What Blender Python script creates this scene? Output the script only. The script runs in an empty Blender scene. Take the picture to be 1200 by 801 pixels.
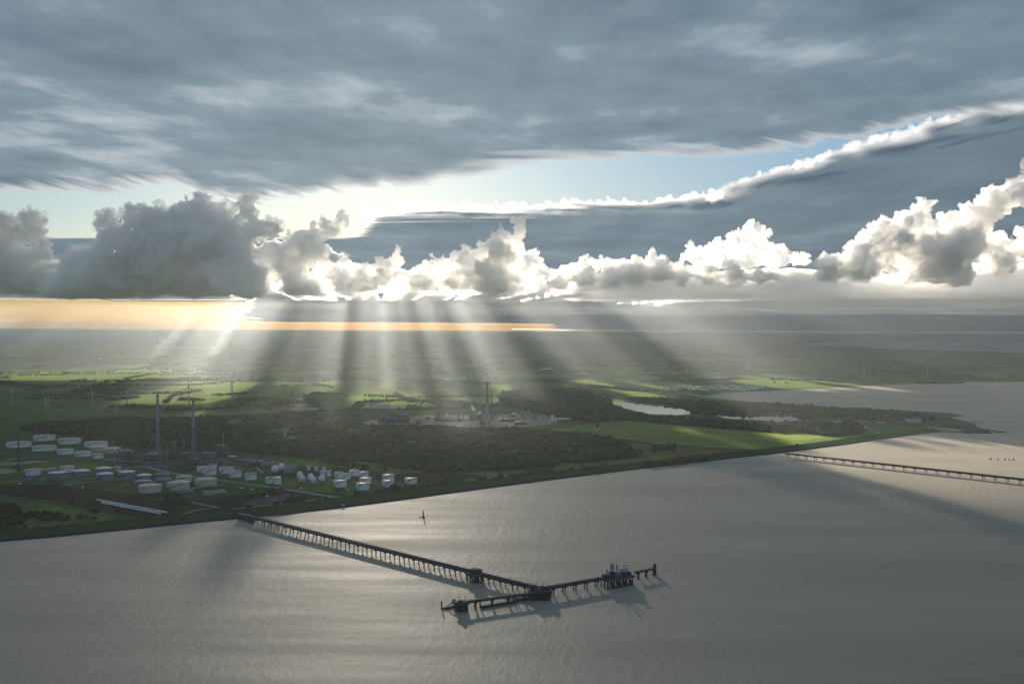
import bpy, bmesh, math, random
import numpy as np
from mathutils import Matrix, Vector
R = math.radians
SC = bpy.context.scene
COL = SC.collection

# ---------------------------------------------------------------- camera, sky, sun, exposure
CAM_Z = 315.0
PITCH, ROLL, FPX = 0.648, 0.286, 1200 * 35 / 36
cam_data = bpy.data.cameras.new('camera')
cam_data.lens, cam_data.sensor_width = 35.0, 36.0
cam_data.clip_start, cam_data.clip_end = 1.0, 3000000.0
cam = bpy.data.objects.new('camera', cam_data)
COL.objects.link(cam)
CAM_M = Matrix.Rotation(R(90 - PITCH), 4, 'X') @ Matrix.Rotation(R(ROLL), 4, 'Z')
cam.matrix_world = Matrix.Translation((0, 0, CAM_Z)) @ CAM_M
SC.camera = cam

SUN_EL, SUN_AZ = 11.2, -8.2            # degrees; azimuth from +Y, negative = left of the view
SUN_DIR = Vector((math.sin(R(SUN_AZ)) * math.cos(R(SUN_EL)), math.cos(R(SUN_AZ)) * math.cos(R(SUN_EL)), math.sin(R(SUN_EL))))
world = bpy.data.worlds.new('World')
SC.world = world
world.use_nodes = True
wn, wl = world.node_tree.nodes, world.node_tree.links
wn.clear()
sky = wn.new('ShaderNodeTexSky')
sky.sky_type = 'NISHITA'
sky.sun_disc = False
sky.sun_elevation, sky.sun_rotation = R(SUN_EL), R(SUN_AZ)
sky.altitude, sky.air_density, sky.dust_density, sky.ozone_density = 300, 1.0, 0.25, 1.6
bg = wn.new('ShaderNodeBackground')
bg.inputs['Strength'].default_value = 0.05
wo = wn.new('ShaderNodeOutputWorld')
# the air is warm low down and pale blue higher up
wtc = wn.new('ShaderNodeTexCoord'); wsep = wn.new('ShaderNodeSeparateXYZ'); tint = wn.new('ShaderNodeValToRGB'); wmul = wn.new('ShaderNodeMix')
wmul.data_type, wmul.blend_type = 'RGBA', 'MULTIPLY'; wmul.inputs['Factor'].default_value = 1.0
wl.new(wtc.outputs['Generated'], wsep.inputs[0]); wl.new(wsep.outputs['Z'], tint.inputs['Fac'])
te = tint.color_ramp.elements
te[0].position, te[0].color = 0.0, (0.35, 0.30, 0.26, 1)
te[1].position, te[1].color = 0.14, (0.54, 0.59, 0.65, 1)
for p_, c_ in ((0.035, (0.32, 0.295, 0.27)), (0.075, (0.52, 0.55, 0.58)), (0.3, (0.66, 0.76, 0.85)), (0.5, (0.90, 0.96, 1.02))):
    e = te.new(p_); e.color = (*c_, 1)
wl.new(sky.outputs[0], wmul.inputs['A']); wl.new(tint.outputs['Color'], wmul.inputs['B'])
wl.new(wmul.outputs['Result'], bg.inputs['Color'])
wl.new(bg.outputs[0], wo.inputs['Surface'])

sun_data = bpy.data.lights.new('sun', 'SUN')
sun_data.energy, sun_data.angle, sun_data.color = 5.0, R(0.5), (1.0, 0.87, 0.69)
sun = bpy.data.objects.new('sun', sun_data)
sun.rotation_euler = (-SUN_DIR).to_track_quat('-Z', 'Y').to_euler()
sun.location = (0, 0, 5000)
COL.objects.link(sun)

SC.view_settings.view_transform = 'Standard'
SC.view_settings.look = 'None'
SC.view_settings.exposure = 1.4
SC.view_settings.gamma = 1.0
SC.view_settings.use_curve_mapping = False
cy = SC.cycles
cy.max_bounces = 18
cy.diffuse_bounces = 2
cy.glossy_bounces = 2
cy.transmission_bounces = 4
cy.volume_bounces = 16
cy.transparent_max_bounces = 40
cy.use_denoising = True
cy.sample_clamp_indirect = 6.0

# ---------------------------------------------------------------- helpers
def ray(px, py):
    return CAM_M.to_3x3() @ Vector(((px - 600) / FPX, -(py - 400.5) / FPX, -1.0))
def G(px, py, z=0.0):
    """ground point (height z) seen at photograph pixel px, py"""
    d = ray(px, py)
    t = (z - CAM_Z) / d.z
    return Vector((d.x * t, d.y * t, z))
def at(px, py, dist):
    """point at depth dist (metres along +Y) seen at photograph pixel px, py"""
    d = ray(px, py)
    t = dist / d.y
    return Vector((d.x * t, dist, CAM_Z + d.z * t))
def tag(o, label=None, cat=None, group=None, kind=None):
    if label: o['label'] = label
    if cat: o['category'] = cat
    if group: o['group'] = group
    if kind: o['kind'] = kind
    return o
def mesh_np(name, verts, faces, mat=None, parent=None, smooth=False):
    """one mesh object from numpy verts (n,3) and faces: an (m,k) int array, or a list of such arrays"""
    fl = faces if isinstance(faces, list) else [faces]
    fl = [np.asarray(f, np.int32) for f in fl if len(f)]
    me = bpy.data.meshes.new(name)
    verts = np.asarray(verts, np.float32)
    me.vertices.add(len(verts)); me.vertices.foreach_set('co', verts.ravel())
    nl = sum(f.size for f in fl); npoly = sum(len(f) for f in fl)
    me.loops.add(nl); me.polygons.add(npoly)
    me.loops.foreach_set('vertex_index', np.concatenate([f.ravel() for f in fl]))
    sizes = np.concatenate([np.full(len(f), f.shape[1], np.int32) for f in fl])
    starts = np.concatenate([[0], np.cumsum(sizes)[:-1]]).astype(np.int32)
    me.polygons.foreach_set('loop_start', starts)
    me.polygons.foreach_set('loop_total', sizes)
    if smooth: me.polygons.foreach_set('use_smooth', np.ones(npoly, bool))
    me.update(calc_edges=True)
    if mat: me.materials.append(mat)
    o = bpy.data.objects.new(name, me)
    COL.objects.link(o)
    if parent: o.parent = parent
    return o
def empty(name, loc, rz=0.0):
    o = bpy.data.objects.new(name, None)
    o.empty_display_size = 1
    COL.objects.link(o)
    o.location = loc; o.rotation_euler = (0, 0, rz)
    return o

# vectorised value noise / fbm
def _hash(ix, iy, iz, seed):
    h = (ix.astype(np.int64) * 374761393 + iy.astype(np.int64) * 668265263 + iz.astype(np.int64) * 2147483647 + seed * 974634777) & 0xFFFFFFFF
    h = ((h ^ (h >> 13)) * 1274126177) & 0xFFFFFFFF
    h = ((h ^ (h >> 16)) * 2246822519) & 0xFFFFFFFF
    return ((h ^ (h >> 15)) & 0xFFFFFF) / float(0xFFFFFF)
def vnoise(p, seed=0):
    p = np.asarray(p, np.float64)
    i = np.floor(p); f = p - i
    u = f * f * f * (f * (f * 6 - 15) + 10)
    i = i.astype(np.int64)
    r = 0
    for dx in (0, 1):
        for dy in (0, 1):
            for dz in (0, 1):
                w = (u[:, 0] if dx else 1 - u[:, 0]) * (u[:, 1] if dy else 1 - u[:, 1]) * (u[:, 2] if dz else 1 - u[:, 2])
                r = r + w * _hash(i[:, 0] + dx, i[:, 1] + dy, i[:, 2] + dz, seed)
    return r * 2 - 1
def fbm(p, octaves=4, seed=0, gain=0.5, lac=2.03):
    a, s, tot = 1.0, np.zeros(len(p)), 0.0
    q = np.array(p, np.float64)
    for k in range(octaves):
        s += a * vnoise(q, seed + k * 17); tot += a
        q = q * lac + 13.7; a *= gain
    return s / tot
def billow(p, octaves=4, seed=0, gain=0.5):
    a, s, tot = 1.0, np.zeros(len(p)), 0.0
    q = np.array(p, np.float64)
    for k in range(octaves):
        s += a * (1 - 2 * np.abs(vnoise(q, seed + k * 17))); tot += a
        q = q * 2.1 + 7.3; a *= gain
    return s / tot
def sstep(a, b, x):
    t = np.clip((x - a) / (b - a), 0, 1)
    return t * t * (3 - 2 * t)

def new_mat(name):
    m = bpy.data.materials.new(name)
    m.use_nodes = True
    nt = m.node_tree
    nt.nodes.clear()
    out = nt.nodes.new('ShaderNodeOutputMaterial')
    return m, nt, out
def N(nt, typ, **kw):
    n = nt.nodes.new(typ)
    for k, v in kw.items():
        if k.startswith('i_'):
            n.inputs[k[2:].replace('_', ' ')].default_value = v
        else:
            setattr(n, k, v)
    return n
# ---------------------------------------------------------------- clouds and haze
def cloud_volume(name, density, color, g):
    m, nt, out = new_mat(name)
    v = N(nt, 'ShaderNodeVolumePrincipled')
    v.inputs['Color'].default_value = (*color, 1)
    v.inputs['Density'].default_value = density
    v.inputs['Anisotropy'].default_value = g
    nt.links.new(v.outputs[0], out.inputs['Volume'])
    return m
M_CUMULUS = cloud_volume('cumulus_vapour', 0.034, (0.988, 0.993, 0.998), 0.15)
M_BRIGHT = cloud_volume('bright_cumulus_vapour', 0.030, (0.993, 0.992, 0.990), 0.1)
M_PALE = cloud_volume('pale_cumulus_vapour', 0.030, (0.994, 0.994, 0.994), 0.1)
M_SHEET = cloud_volume('layer_vapour', 0.009, (0.97, 0.975, 0.985), 0.5)

_ICO = None
def ico():
    global _ICO
    if _ICO is None:
        bm = bmesh.new(); bmesh.ops.create_icosphere(bm, subdivisions=2, radius=1)
        bm.verts.ensure_lookup_table()
        _ICO = (np.array([v.co[:] for v in bm.verts]), np.array([[v.index for v in f.verts] for f in bm.faces]))
        bm.free()
    return _ICO
def re_voxel(o, voxel):
    md = o.modifiers.new('remesh', 'REMESH'); md.mode = 'VOXEL'; md.voxel_size = voxel
    dg = bpy.context.evaluated_depsgraph_get(); dg.update()
    me = bpy.data.meshes.new_from_object(o.evaluated_get(dg))
    old = o.data; name = o.name
    o.modifiers.clear(); o.data = me
    bpy.data.meshes.remove(old); me.name = name
    return o
def remesh_blobs(name, cs, rs, voxel, flat=(1, 1, 1)):
    iv, jf = ico()
    n = len(iv)
    V = (iv[None] * (np.asarray(rs)[:, None, None] * np.array(flat)) + np.asarray(cs)[:, None, :]).reshape(-1, 3)
    F = (jf[None] + (np.arange(len(cs)) * n)[:, None, None]).reshape(-1, 3)
    o = mesh_np(name, V, F)
    return re_voxel(o, voxel)
def cumulus(spec, dist, base_py, label, seed, voxel=8, kids=9, amp=1.0, mat=None):
    """spec: lumps (px, py, radius_px, depth offset in radii) of a heaped cloud standing dist metres away"""
    rng = random.Random(seed)
    mpp = dist / FPX
    cs, rs = [], []
    for (px, py, r, dz) in spec:
        c = at(px, py, dist); c.y += dz * r * mpp
        lv = [(c, r * mpp)]
        cs.append(c[:]); rs.append(r * mpp)
        for depth in range(2):
            nx = []
            for (p, q) in lv:
                for k in range(kids if depth == 0 else 5):
                    u = Vector((rng.gauss(0, 1), rng.gauss(0, 1), rng.gauss(0.25, 0.9))).normalized()
                    q2 = q * rng.uniform(0.22, 0.55)
                    p2 = p + u * q * rng.uniform(0.6, 1.0)
                    nx.append((p2, q2)); cs.append(p2[:]); rs.append(q2)
            lv = nx
    for k in range(int(len(cs) * 0.12)):                                   # torn-off wisps
        q = rng.randrange(len(cs)); u = Vector((rng.gauss(0, 1), rng.gauss(0, .6), rng.gauss(0.3, .8))).normalized()
        p = Vector(cs[q]) + u * rs[q] * rng.uniform(1.0, 1.35); r_ = max(voxel * 1.6, rs[q] * rng.uniform(.1, .22))
        cs.append(p[:]); rs.append(r_)
    o = remesh_blobs('cumulus_cloud', cs, rs, voxel)
    me = o.data
    n = len(me.vertices)
    co = np.empty(n * 3, np.float32); me.vertices.foreach_get('co', co); co = co.reshape(-1, 3).astype(np.float64)
    no = np.empty(n * 3, np.float32); me.vertices.foreach_get('normal', no); no = no.reshape(-1, 3)
    d = (-billow(co / 300, 2, seed, 0.5) * 60 - billow(co / 120, 4, seed + 3, 0.75) * 62 + fbm(co / 50, 4, seed + 5, 0.75) * 60) * (0.5 + 0.5 * sstep(0, 200, co[:, 2] - at(600, base_py, dist).z))
    co = co + no * (d * amp)[:, None]
    zb = at(600, base_py, dist).z
    below = co[:, 2] < zb
    soft = fbm(co / 150, 4, seed + 9, 0.6) * 34
    co[below, 2] = zb + (co[below, 2] - zb) * 0.03 + soft[below]
    me.vertices.foreach_set('co', co.astype(np.float32).ravel())
    me.update()
    re_voxel(o, voxel)
    me = o.data
    n = len(me.vertices)
    co = np.empty(n * 3, np.float32); me.vertices.foreach_get('co', co); co = co.reshape(-1, 3).astype(np.float64)
    no = np.empty(n * 3, np.float32); me.vertices.foreach_get('normal', no); no = no.reshape(-1, 3)
    k_ = voxel / 8
    co = co + no * ((fbm(co / (40 * k_), 3, seed + 21, 0.7) * 24 + fbm(co / (17 * k_), 2, seed + 22) * 9) * k_ * sstep(-10, 60, co[:, 2] - zb))[:, None]
    me.vertices.foreach_set('co', co.astype(np.float32).ravel()); me.update()
    me.materials.clear(); me.materials.append(mat or M_CUMULUS)
    me.update()
    # origin at the base
    tag(o, label, 'cloud', 'cumulus clouds along the horizon')
    return o

# heaped clouds, left to right
cumulus([(-60, 315, 50, 0), (-10, 300, 34, .3), (5, 275, 26, 0), (30, 268, 20, 0), (38, 256, 14, 0), (25, 318, 30, 0), (58, 330, 20, .2), (50, 300, 18, 0)],
        6900, 349, 'pale heaped cloud at the left edge of the sky with a lit white top', 11, mat=M_PALE)
cumulus([(105, 318, 40, 0), (150, 302, 50, 0), (200, 297, 56, 0), (245, 302, 50, 0), (175, 310, 44, 0), (225, 310, 44, 0), (130, 325, 34, 0), (280, 320, 34, 0), (125, 270, 26, .2), (180, 262, 26, 0), (230, 258, 26, .3),
         (75, 335, 26, 0), (270, 315, 34, 0), (300, 270, 22, .4), (285, 240, 20, .2), (262, 262, 26, .2)],
        6500, 351, 'big dark slate grey heaped cloud left of the sunlit gap', 23)
cumulus([(300, 325, 26, 0), (335, 312, 26, 0), (365, 290, 26, .2), (385, 268, 18, 0), (400, 258, 12, 0), (340, 285, 16, .3), (310, 300, 16, 0),
         (395, 320, 22, .2), (350, 335, 24, 0)],
        6950, 345, 'glowing white ragged cloud directly below the bright gap in the sky', 37, mat=M_BRIGHT)
cumulus([(425, 328, 20, 0), (455, 318, 20, 0), (463, 302, 9, 0), (466, 291, 4, 0), (495, 325, 20, .2), (512, 312, 12, 0), (530, 322, 18, 0), (555, 310, 26, 0), (582, 296, 27, 0), (588, 275, 13, 0),
         (606, 282, 12, .2), (610, 265, 7, 0), (618, 310, 20, 0), (575, 325, 24, 0), (632, 322, 16, 0)],
        6900, 347, 'towering white cloud with a tall knobbly crown near the middle', 41, mat=M_BRIGHT)
cumulus([(655, 326, 18, 0), (685, 322, 20, 0), (715, 325, 18, .2), (745, 318, 20, 0), (775, 316, 20, 0), (800, 320, 18, 0), (830, 322, 18, 0), (862, 322, 20, 0), (890, 325, 15, 0), (912, 328, 10, 0)],
        6850, 338, 'long low row of small rounded white clouds right of the tower cloud', 53, mat=M_BRIGHT)
cumulus([(815, 298, 16, 0), (838, 290, 17, 0), (862, 284, 17, 0), (880, 275, 15, 0), (896, 276, 11, 0), (890, 292, 18, 0), (915, 300, 15, 0), (938, 304, 12, 0), (855, 300, 18, 0), (835, 303, 14, 0), (875, 302, 18, 0), (905, 306, 14, 0)],
        7600, 312, 'soft grey brown cloud floating above the right end of the white row', 59, amp=1.2)
cumulus([(975, 312, 24, 0), (1010, 305, 32, 0), (1045, 285, 32, 0), (1075, 262, 24, 0), (1082, 244, 14, 0), (1030, 262, 14, 0), (1090, 300, 38, 0), (1130, 285, 36, .2), (1150, 258, 24, 0), (1165, 240, 20, .2),
         (1190, 225, 22, 0), (1220, 215, 30, 0), (1170, 300, 28, 0), (1215, 290, 30, 0), (1260, 270, 50, 0), (1120, 318, 24, 0)],
        6750, 334, 'large pale grey heaped cloud at the right edge climbing out of frame', 67, mat=M_PALE)

cumulus([(80, 335, 14, 0), (120, 318, 18, 0), (160, 305, 24, 0), (200, 296, 28, 0), (240, 296, 28, 0), (280, 300, 26, 0), (320, 305, 24, 0), (355, 305, 22, 0), (390, 310, 20, 0), (410, 322, 16, 0), (180, 325, 26, 0), (230, 325, 26, 0), (280, 325, 26, 0), (330, 328, 24, 0), (370, 328, 20, 0), (130, 333, 18, 0)],
        17000, 350, 'added far grey cloud mass casting shade from behind the dark cloud and the ragged white one', 83, voxel=26)  # added cloud, mostly hidden, put in to shade the plain at left
cumulus([(110, 325, 22, 0), (150, 305, 26, 0), (190, 290, 28, 0), (230, 282, 30, 0), (270, 284, 30, 0), (310, 304, 22, 0), (345, 312, 18, 0), (200, 320, 30, 0), (250, 320, 30, 0), (300, 326, 26, 0), (350, 332, 18, 0), (150, 330, 24, 0)],
        30000, 350, 'farthest added grey cloud mass casting shade from behind the dark cloud at left', 89, voxel=45)  # added hidden cloud, keeps the sun off the more distant haze at left
cumulus([(170, 330, 16, 0), (205, 320, 18, 0), (240, 314, 20, 0), (275, 312, 20, 0), (310, 314, 20, 0), (345, 316, 20, 0), (380, 320, 18, 0), (405, 330, 14, 0), (225, 335, 16, 0), (265, 335, 16, 0), (305, 335, 16, 0), (345, 336, 14, 0)],
        23000, 350, 'flat added grey cloud mass casting shade from behind the ragged white cloud', 97, voxel=36)  # added hidden cloud, fills the sunlit hole between the other two shadows
M_RIM = cloud_volume('rim_vapour', 0.0013, (0.998, 0.998, 0.998), 0.45)
def rim(pts, dist, label, seed, voxel):
    rr = random.Random(seed); lumps = []
    for (x0, y0), (x1, y1) in zip(pts, pts[1:]):
        n = max(3, int((x1 - x0) / 6))
        for k in range(n):
            t = k / n; r = rr.choice((4, 5, 6, 8, 10, 12)) * rr.uniform(.8, 1.1)
            lumps.append((x0 + (x1 - x0) * t + rr.uniform(-3, 3), y0 + (y1 - y0) * t + r * .45 + rr.uniform(-1, 2), r, rr.uniform(-1, 1)))
    cumulus(lumps, dist, max(p[1] for p in pts) + 12, label, seed, voxel=voxel, kids=6, amp=2.6, mat=M_RIM)
rim([(425, 247), (520, 241), (600, 243), (640, 241)], 36500, 'white bumpy cloud tops along the left part of the bright middle rim', 201, 42)
rim([(640, 241), (700, 238), (760, 236), (830, 228)], 34500, 'white bumpy cloud tops along the middle part of the bright rim', 202, 42)
rim([(830, 228), (880, 210), (930, 192)], 29000, 'white bumpy cloud tops where the bright rim starts to climb', 203, 36)
rim([(930, 192), (1000, 170), (1080, 147)], 24000, 'white bumpy cloud tops on the climbing rim above the right cumulus', 204, 30)
rim([(1080, 147), (1140, 133), (1230, 112)], 20500, 'white bumpy cloud tops where the climbing rim leaves the frame', 205, 26)
# broken cloud layer behind and above the front row (its gaps let the sunbeams through)
def slab(name, x0, x1, y0, y1, step, tfun, base, mat, ystep=None):
    """closed slab: bottom on `base`, thickness tfun(xy) >= 0; only where it is thicker than nothing"""
    xs = np.arange(x0, x1, step); ys = np.arange(y0, y1, ystep or step)
    X, Y = np.meshgrid(xs, ys)
    P = np.stack([X.ravel(), Y.ravel()], 1)
    t, zb = tfun(P)
    nx, ny = len(xs), len(ys)
    T = t.reshape(ny, nx)
    on = (T[:-1, :-1] > 0) | (T[1:, :-1] > 0) | (T[:-1, 1:] > 0) | (T[1:, 1:] > 0)
    T = np.maximum(T, 0).ravel()
    n = nx * ny
    top = np.column_stack([P, zb + T + 2]); bot = np.column_stack([P, zb - T * 0.12])
    idx = np.arange(n).reshape(ny, nx)
    a, b, c, d = idx[:-1, :-1][on], idx[:-1, 1:][on], idx[1:, 1:][on], idx[1:, :-1][on]
    ft = np.column_stack([a, b, c, d]); fb = np.column_stack([d, c, b, a]) + n
    # side walls along the outline
    pad = np.zeros((on.shape[0] + 2, on.shape[1] + 2), bool); pad[1:-1, 1:-1] = on
    sides = []
    cur = pad[1:-1, 1:-1]
    for (nb, e) in ((pad[:-2, 1:-1], (0, 1)), (pad[1:-1, 2:], (1, 2)), (pad[2:, 1:-1], (2, 3)), (pad[1:-1, :-2], (3, 0))):
        k = cur & ~nb
        q = [idx[:-1, :-1][k], idx[:-1, 1:][k], idx[1:, 1:][k], idx[1:, :-1][k]]
        s, u = q[e[0]], q[e[1]]
        sides.append(np.column_stack([u, s, s + n, u + n]))
    V = np.vstack([top, bot]); F = np.vstack([ft, fb] + sides)
    used = np.unique(F); remap = np.zeros(len(V), np.int64); remap[used] = np.arange(len(used))
    return mesh_np(name, V[used], remap[F], mat)

# gaps in the layer where sunbeams come down: (px, half width px, from, to) on the layer's front
GAPS = [(262, 8, 7200, 9400), (286, 11, 7200, 9400), (312, 7, 7200, 9400), (330, 4, 7400, 8800), (390, 9, 7200, 9800), (440, 6, 7400, 9200), (470, 5, 7200, 9500), (500, 5, 7500, 9400), (548, 12, 7200, 9700), (598, 5, 7400, 8900),
        (652, 12, 7200, 9900), (690, 6, 7400, 9600), (716, 5, 8300, 9800), (812, 12, 8300, 10600), (850, 10, 8400, 10500), (886, 10, 8300, 10600)]
def layer_t(P):
    x, y = P[:, 0], P[:, 1]
    n = fbm(np.column_stack([x / 700, y / 1100, np.zeros(len(x))]), 4, 3, 0.55)
    cov = 0.9 + n * 0.75
    px = 600 + (x + (7400 - y) * math.tan(R(SUN_AZ))) / 7400 * FPX          # gaps run along the sun's bearing
    px0 = 600 + x / y * FPX
    for (gp, hw, a, b) in GAPS:
        g = (1 - sstep(hw * 0.5, hw * 1.4, np.abs(px - gp + n * 14))) * sstep(a - 300, a + 300, y) * (1 - sstep(b - 300, b + 500, y))
        cov -= 2.2 * g
    slit = fbm(np.column_stack([px / 11, y / 5000, np.full(len(x), 2.5)]), 3, 71, 0.7)
    zone = sstep(255, 285, px) * (1 - sstep(890, 915, px)) * (1 - (sstep(722, 740, px) - sstep(780, 800, px))) * (1 - 0.7 * (sstep(346, 356, px) - sstep(366, 378, px))) * (1 - 0.7 * (sstep(510, 520, px) - sstep(526, 537, px)))
    cov -= 2.0 * sstep(-0.22, 0.10, slit) * zone * sstep(0, 300, y - 6900 - 1400 * sstep(630, 690, px)) * (1 - sstep(8800, 10400, y))
    cov -= sstep(335, 250, px0) * sstep(8600, 9400, y) * 2.6             # open towards the orange strip at the left
    cov -= sstep(7150, 6600, y) * 1.6
    cov -= (1 - sstep(560, 720, px0)) * sstep(30000, 44000, y) * 3
    return np.minimum(cov, 1.0) * 240, 586 + 16 * n
layer = slab('cloud_layer', -7000, 9000, 6600, 16000, 60, layer_t, 586, M_SHEET, ystep=140)
layer_far = slab('cloud_layer', -26000, 30000, 16010, 60000, 260, layer_t, 586, M_SHEET, ystep=500)
layer_rim = slab('cloud_layer', 0, 750000, 140010, 1300000, 12000, layer_t, 586, M_SHEET, ystep=60000)
tag(layer_rim, 'thinnest streak of low grey cloud exactly on the right hand horizon', 'cloud layer', kind='stuff')
layer_end = slab('cloud_layer', -12000, 84000, 60010, 140000, 1200, layer_t, 586, M_SHEET, ystep=2500)
tag(layer_end, 'last thin streak of low grey cloud along the right hand horizon', 'cloud layer', kind='stuff')
tag(layer_far, 'low grey cloud layer reaching from the white cumulus row back to the horizon', 'cloud layer', kind='stuff')
tag(layer, 'broken low grey cloud layer stretching away behind the white cumulus row', 'cloud layer', kind='stuff')

# layered cloud sheets seen from below: thin parts glow, dense parts are blue grey, edges are ragged
def sheet_mat(name, sx, sy, dark, mid, light, edge, amax, seedz, contrast=1.0):
    m, nt, out = new_mat(name)
    L = nt.links
    at_ = N(nt, 'ShaderNodeAttribute', attribute_name='cover')
    geo = N(nt, 'ShaderNodeNewGeometry')
    def noise(fx, fy, detail, rough, off, dist=0.0):
        mp = N(nt, 'ShaderNodeMapping'); mp.inputs['Scale'].default_value = (1 / fx, 1 / fy, 0.0); mp.inputs['Location'].default_value = (off, off * .7, seedz)
        mp.inputs['Rotation'].default_value = (0, 0, R(-9))
        L.new(geo.outputs['Position'], mp.inputs['Vector'])
        n = N(nt, 'ShaderNodeTexNoise'); n.inputs['Scale'].default_value = 1.0; n.inputs['Detail'].default_value = detail; n.inputs['Roughness'].default_value = rough; n.inputs['Distortion'].default_value = dist
        L.new(mp.outputs[0], n.inputs['Vector'])
        return n.outputs['Fac']
    n1 = noise(sx * .6, sy * 1.5, 5, 0.5, 3.1)
    thick = N(nt, 'ShaderNodeMath', operation='MULTIPLY_ADD'); thick.inputs[1].default_value = 2.6
    sub = N(nt, 'ShaderNodeMath', operation='SUBTRACT'); sub.inputs[1].default_value = 1.3
    L.new(n1, thick.inputs[0]); L.new(at_.outputs['Fac'], sub.inputs[0]); L.new(sub.outputs[0], thick.inputs[2])
    alpha = N(nt, 'ShaderNodeMapRange', interpolation_type='SMOOTHSTEP'); alpha.inputs['From Min'].default_value = -0.5; alpha.inputs['From Max'].default_value = 0.7; alpha.inputs['To Max'].default_value = amax
    L.new(thick.outputs[0], alpha.inputs['Value'])
    dens = N(nt, 'ShaderNodeMapRange', interpolation_type='SMOOTHSTEP'); dens.inputs['From Min'].default_value = -0.2; dens.inputs['From Max'].default_value = 1.7
    L.new(thick.outputs[0], dens.inputs['Value'])
    a, b = noise(sx, sy, 5, 0.5, 11.3), noise(sx * .3, sy * .8, 5, 0.55, 5.7)
    mixn = N(nt, 'ShaderNodeMath', operation='MULTIPLY_ADD'); mixn.inputs[1].default_value = 0.42
    am = N(nt, 'ShaderNodeMath', operation='MULTIPLY'); am.inputs[1].default_value = 0.58
    L.new(a, am.inputs[0]); L.new(b, mixn.inputs[0]); L.new(am.outputs[0], mixn.inputs[2])
    ramp = N(nt, 'ShaderNodeValToRGB'); e = ramp.color_ramp.elements
    h = 0.15 / contrast
    e[0].position, e[0].color = 0.5 - h, (*light, 1); e[1].position, e[1].color = 0.5 + h * .75, (*dark, 1)
    q = e.new(0.5 - h * .25); q.color = (*mid, 1)
    L.new(mixn.outputs[0], ramp.inputs['Fac'])
    mix = N(nt, 'ShaderNodeMix', data_type='RGBA'); mix.inputs['A'].default_value = (*edge, 1)
    L.new(dens.outputs[0], mix.inputs['Factor']); L.new(ramp.outputs['Color'], mix.inputs['B'])
    tr = N(nt, 'ShaderNodeBsdfTranslucent'); L.new(mix.outputs['Result'], tr.inputs['Color'])
    tp = N(nt, 'ShaderNodeBsdfTransparent')
    mx = N(nt, 'ShaderNodeMixShader')
    L.new(alpha.outputs[0], mx.inputs[0]); L.new(tp.outputs[0], mx.inputs[1]); L.new(tr.outputs[0], mx.inputs[2])
    L.new(mx.outputs[0], out.inputs['Surface'])
    return m
def cloud_sheet(name, A, xs, ys, edge, above, soft, mat, label, seed, nscale, namp, left=None):
    """sheet at height A; `above`: it covers what lies above the edge line (seen from here), else what lies beyond it"""
    X, Y = np.meshgrid(xs, ys)
    V = np.column_stack([X.ravel(), Y.ravel(), np.zeros(X.size)])
    V[:, 2] = A + fbm(V / np.array([nscale * 9, nscale * 9, 1]), 1, seed) * 120
    el = (A - CAM_Z) / np.maximum(V[:, 1], 1)
    px = 600 + V[:, 0] / np.maximum(V[:, 1], 1) * FPX
    ez = np.interp(px, [e[0] for e in edge], [e[1] for e in edge])
    eel = (387.3 + (px - 600) * 0.005 - ez) / FPX
    d = (el - eel) if above else (eel - el)
    cover = d / soft + fbm(V / np.array([nscale, nscale, 1]), 3, seed + 4, 0.55) * namp
    if above: cover[V[:, 1] < 4000] = 4
    if left: cover -= (1 - sstep(left[0], left[1], px)) * (1 - sstep(left[2], left[2] * 1.15, V[:, 1])) * 6
    cover = np.minimum(cover, 5)
    idx = np.arange(len(V)).reshape(len(ys), len(xs))
    F = np.column_stack([idx[:-1, :-1].ravel(), idx[:-1, 1:].ravel(), idx[1:, 1:].ravel(), idx[1:, :-1].ravel()])
    F = F[(cover[F] > -2.4).any(axis=1)]
    used = np.unique(F); rm = np.zeros(len(V), np.int64); rm[used] = np.arange(len(used))
    o = mesh_np(name, V[used], rm[F], mat, smooth=True)
    a = o.data.attributes.new('cover', 'FLOAT', 'POINT'); a.data.foreach_set('value', cover[used].astype(np.float32))
    return tag(o, label, 'cloud layer', kind='stuff')
M_OVER = sheet_mat('overcast_vapour', 3000, 2300, (0.135, 0.20, 0.265), (0.235, 0.32, 0.395), (0.53, 0.61, 0.68), (0.72, 0.75, 0.78), 0.915, 0.0)
cloud_sheet('overcast_layer', 2600.0, np.linspace(-16000, 18000, 341), np.concatenate([np.linspace(1500, 5000, 40)[:-1], np.linspace(5000, 24000, 240)]),
            [(-900, 226), (0, 226), (120, 224), (205, 217), (240, 234), (300, 242), (345, 238), (395, 224), (432, 221), (462, 222), (500, 215), (560, 205), (640, 194), (760, 187), (840, 186), (880, 182), (930, 174), (1000, 161), (1100, 144), (1200, 130), (1500, 100)],
            True, 0.0075, M_OVER, 'high grey overcast cloud sheet overhead with a ragged bright far edge', 5, 1700, 1.25)
M_MID = sheet_mat('middle_vapour', 9000, 9000, (0.14, 0.205, 0.275), (0.19, 0.27, 0.335), (0.27, 0.345, 0.40), (0.97, 0.97, 0.97), 1.0, 4.0)
cloud_sheet('middle_cloud_layer', 4500.0, np.linspace(-60000, 60000, 560), np.concatenate([np.linspace(15000, 50000, 300)[:-1], np.linspace(50000, 150000, 60)]),
            [(-600, 262), (400, 250), (420, 246), (520, 241), (600, 243), (700, 238), (760, 236), (800, 232), (860, 214), (930, 190), (1000, 166), (1080, 143), (1200, 115), (1350, 90), (1800, 40)],
            False, 0.008, M_MID, 'blue grey middle cloud layer with a ragged white near edge behind the cumulus row', 31, 3400, 1.5, left=(395, 450, 42000))  # the distant left part is an added extension that shades the far haze

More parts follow.
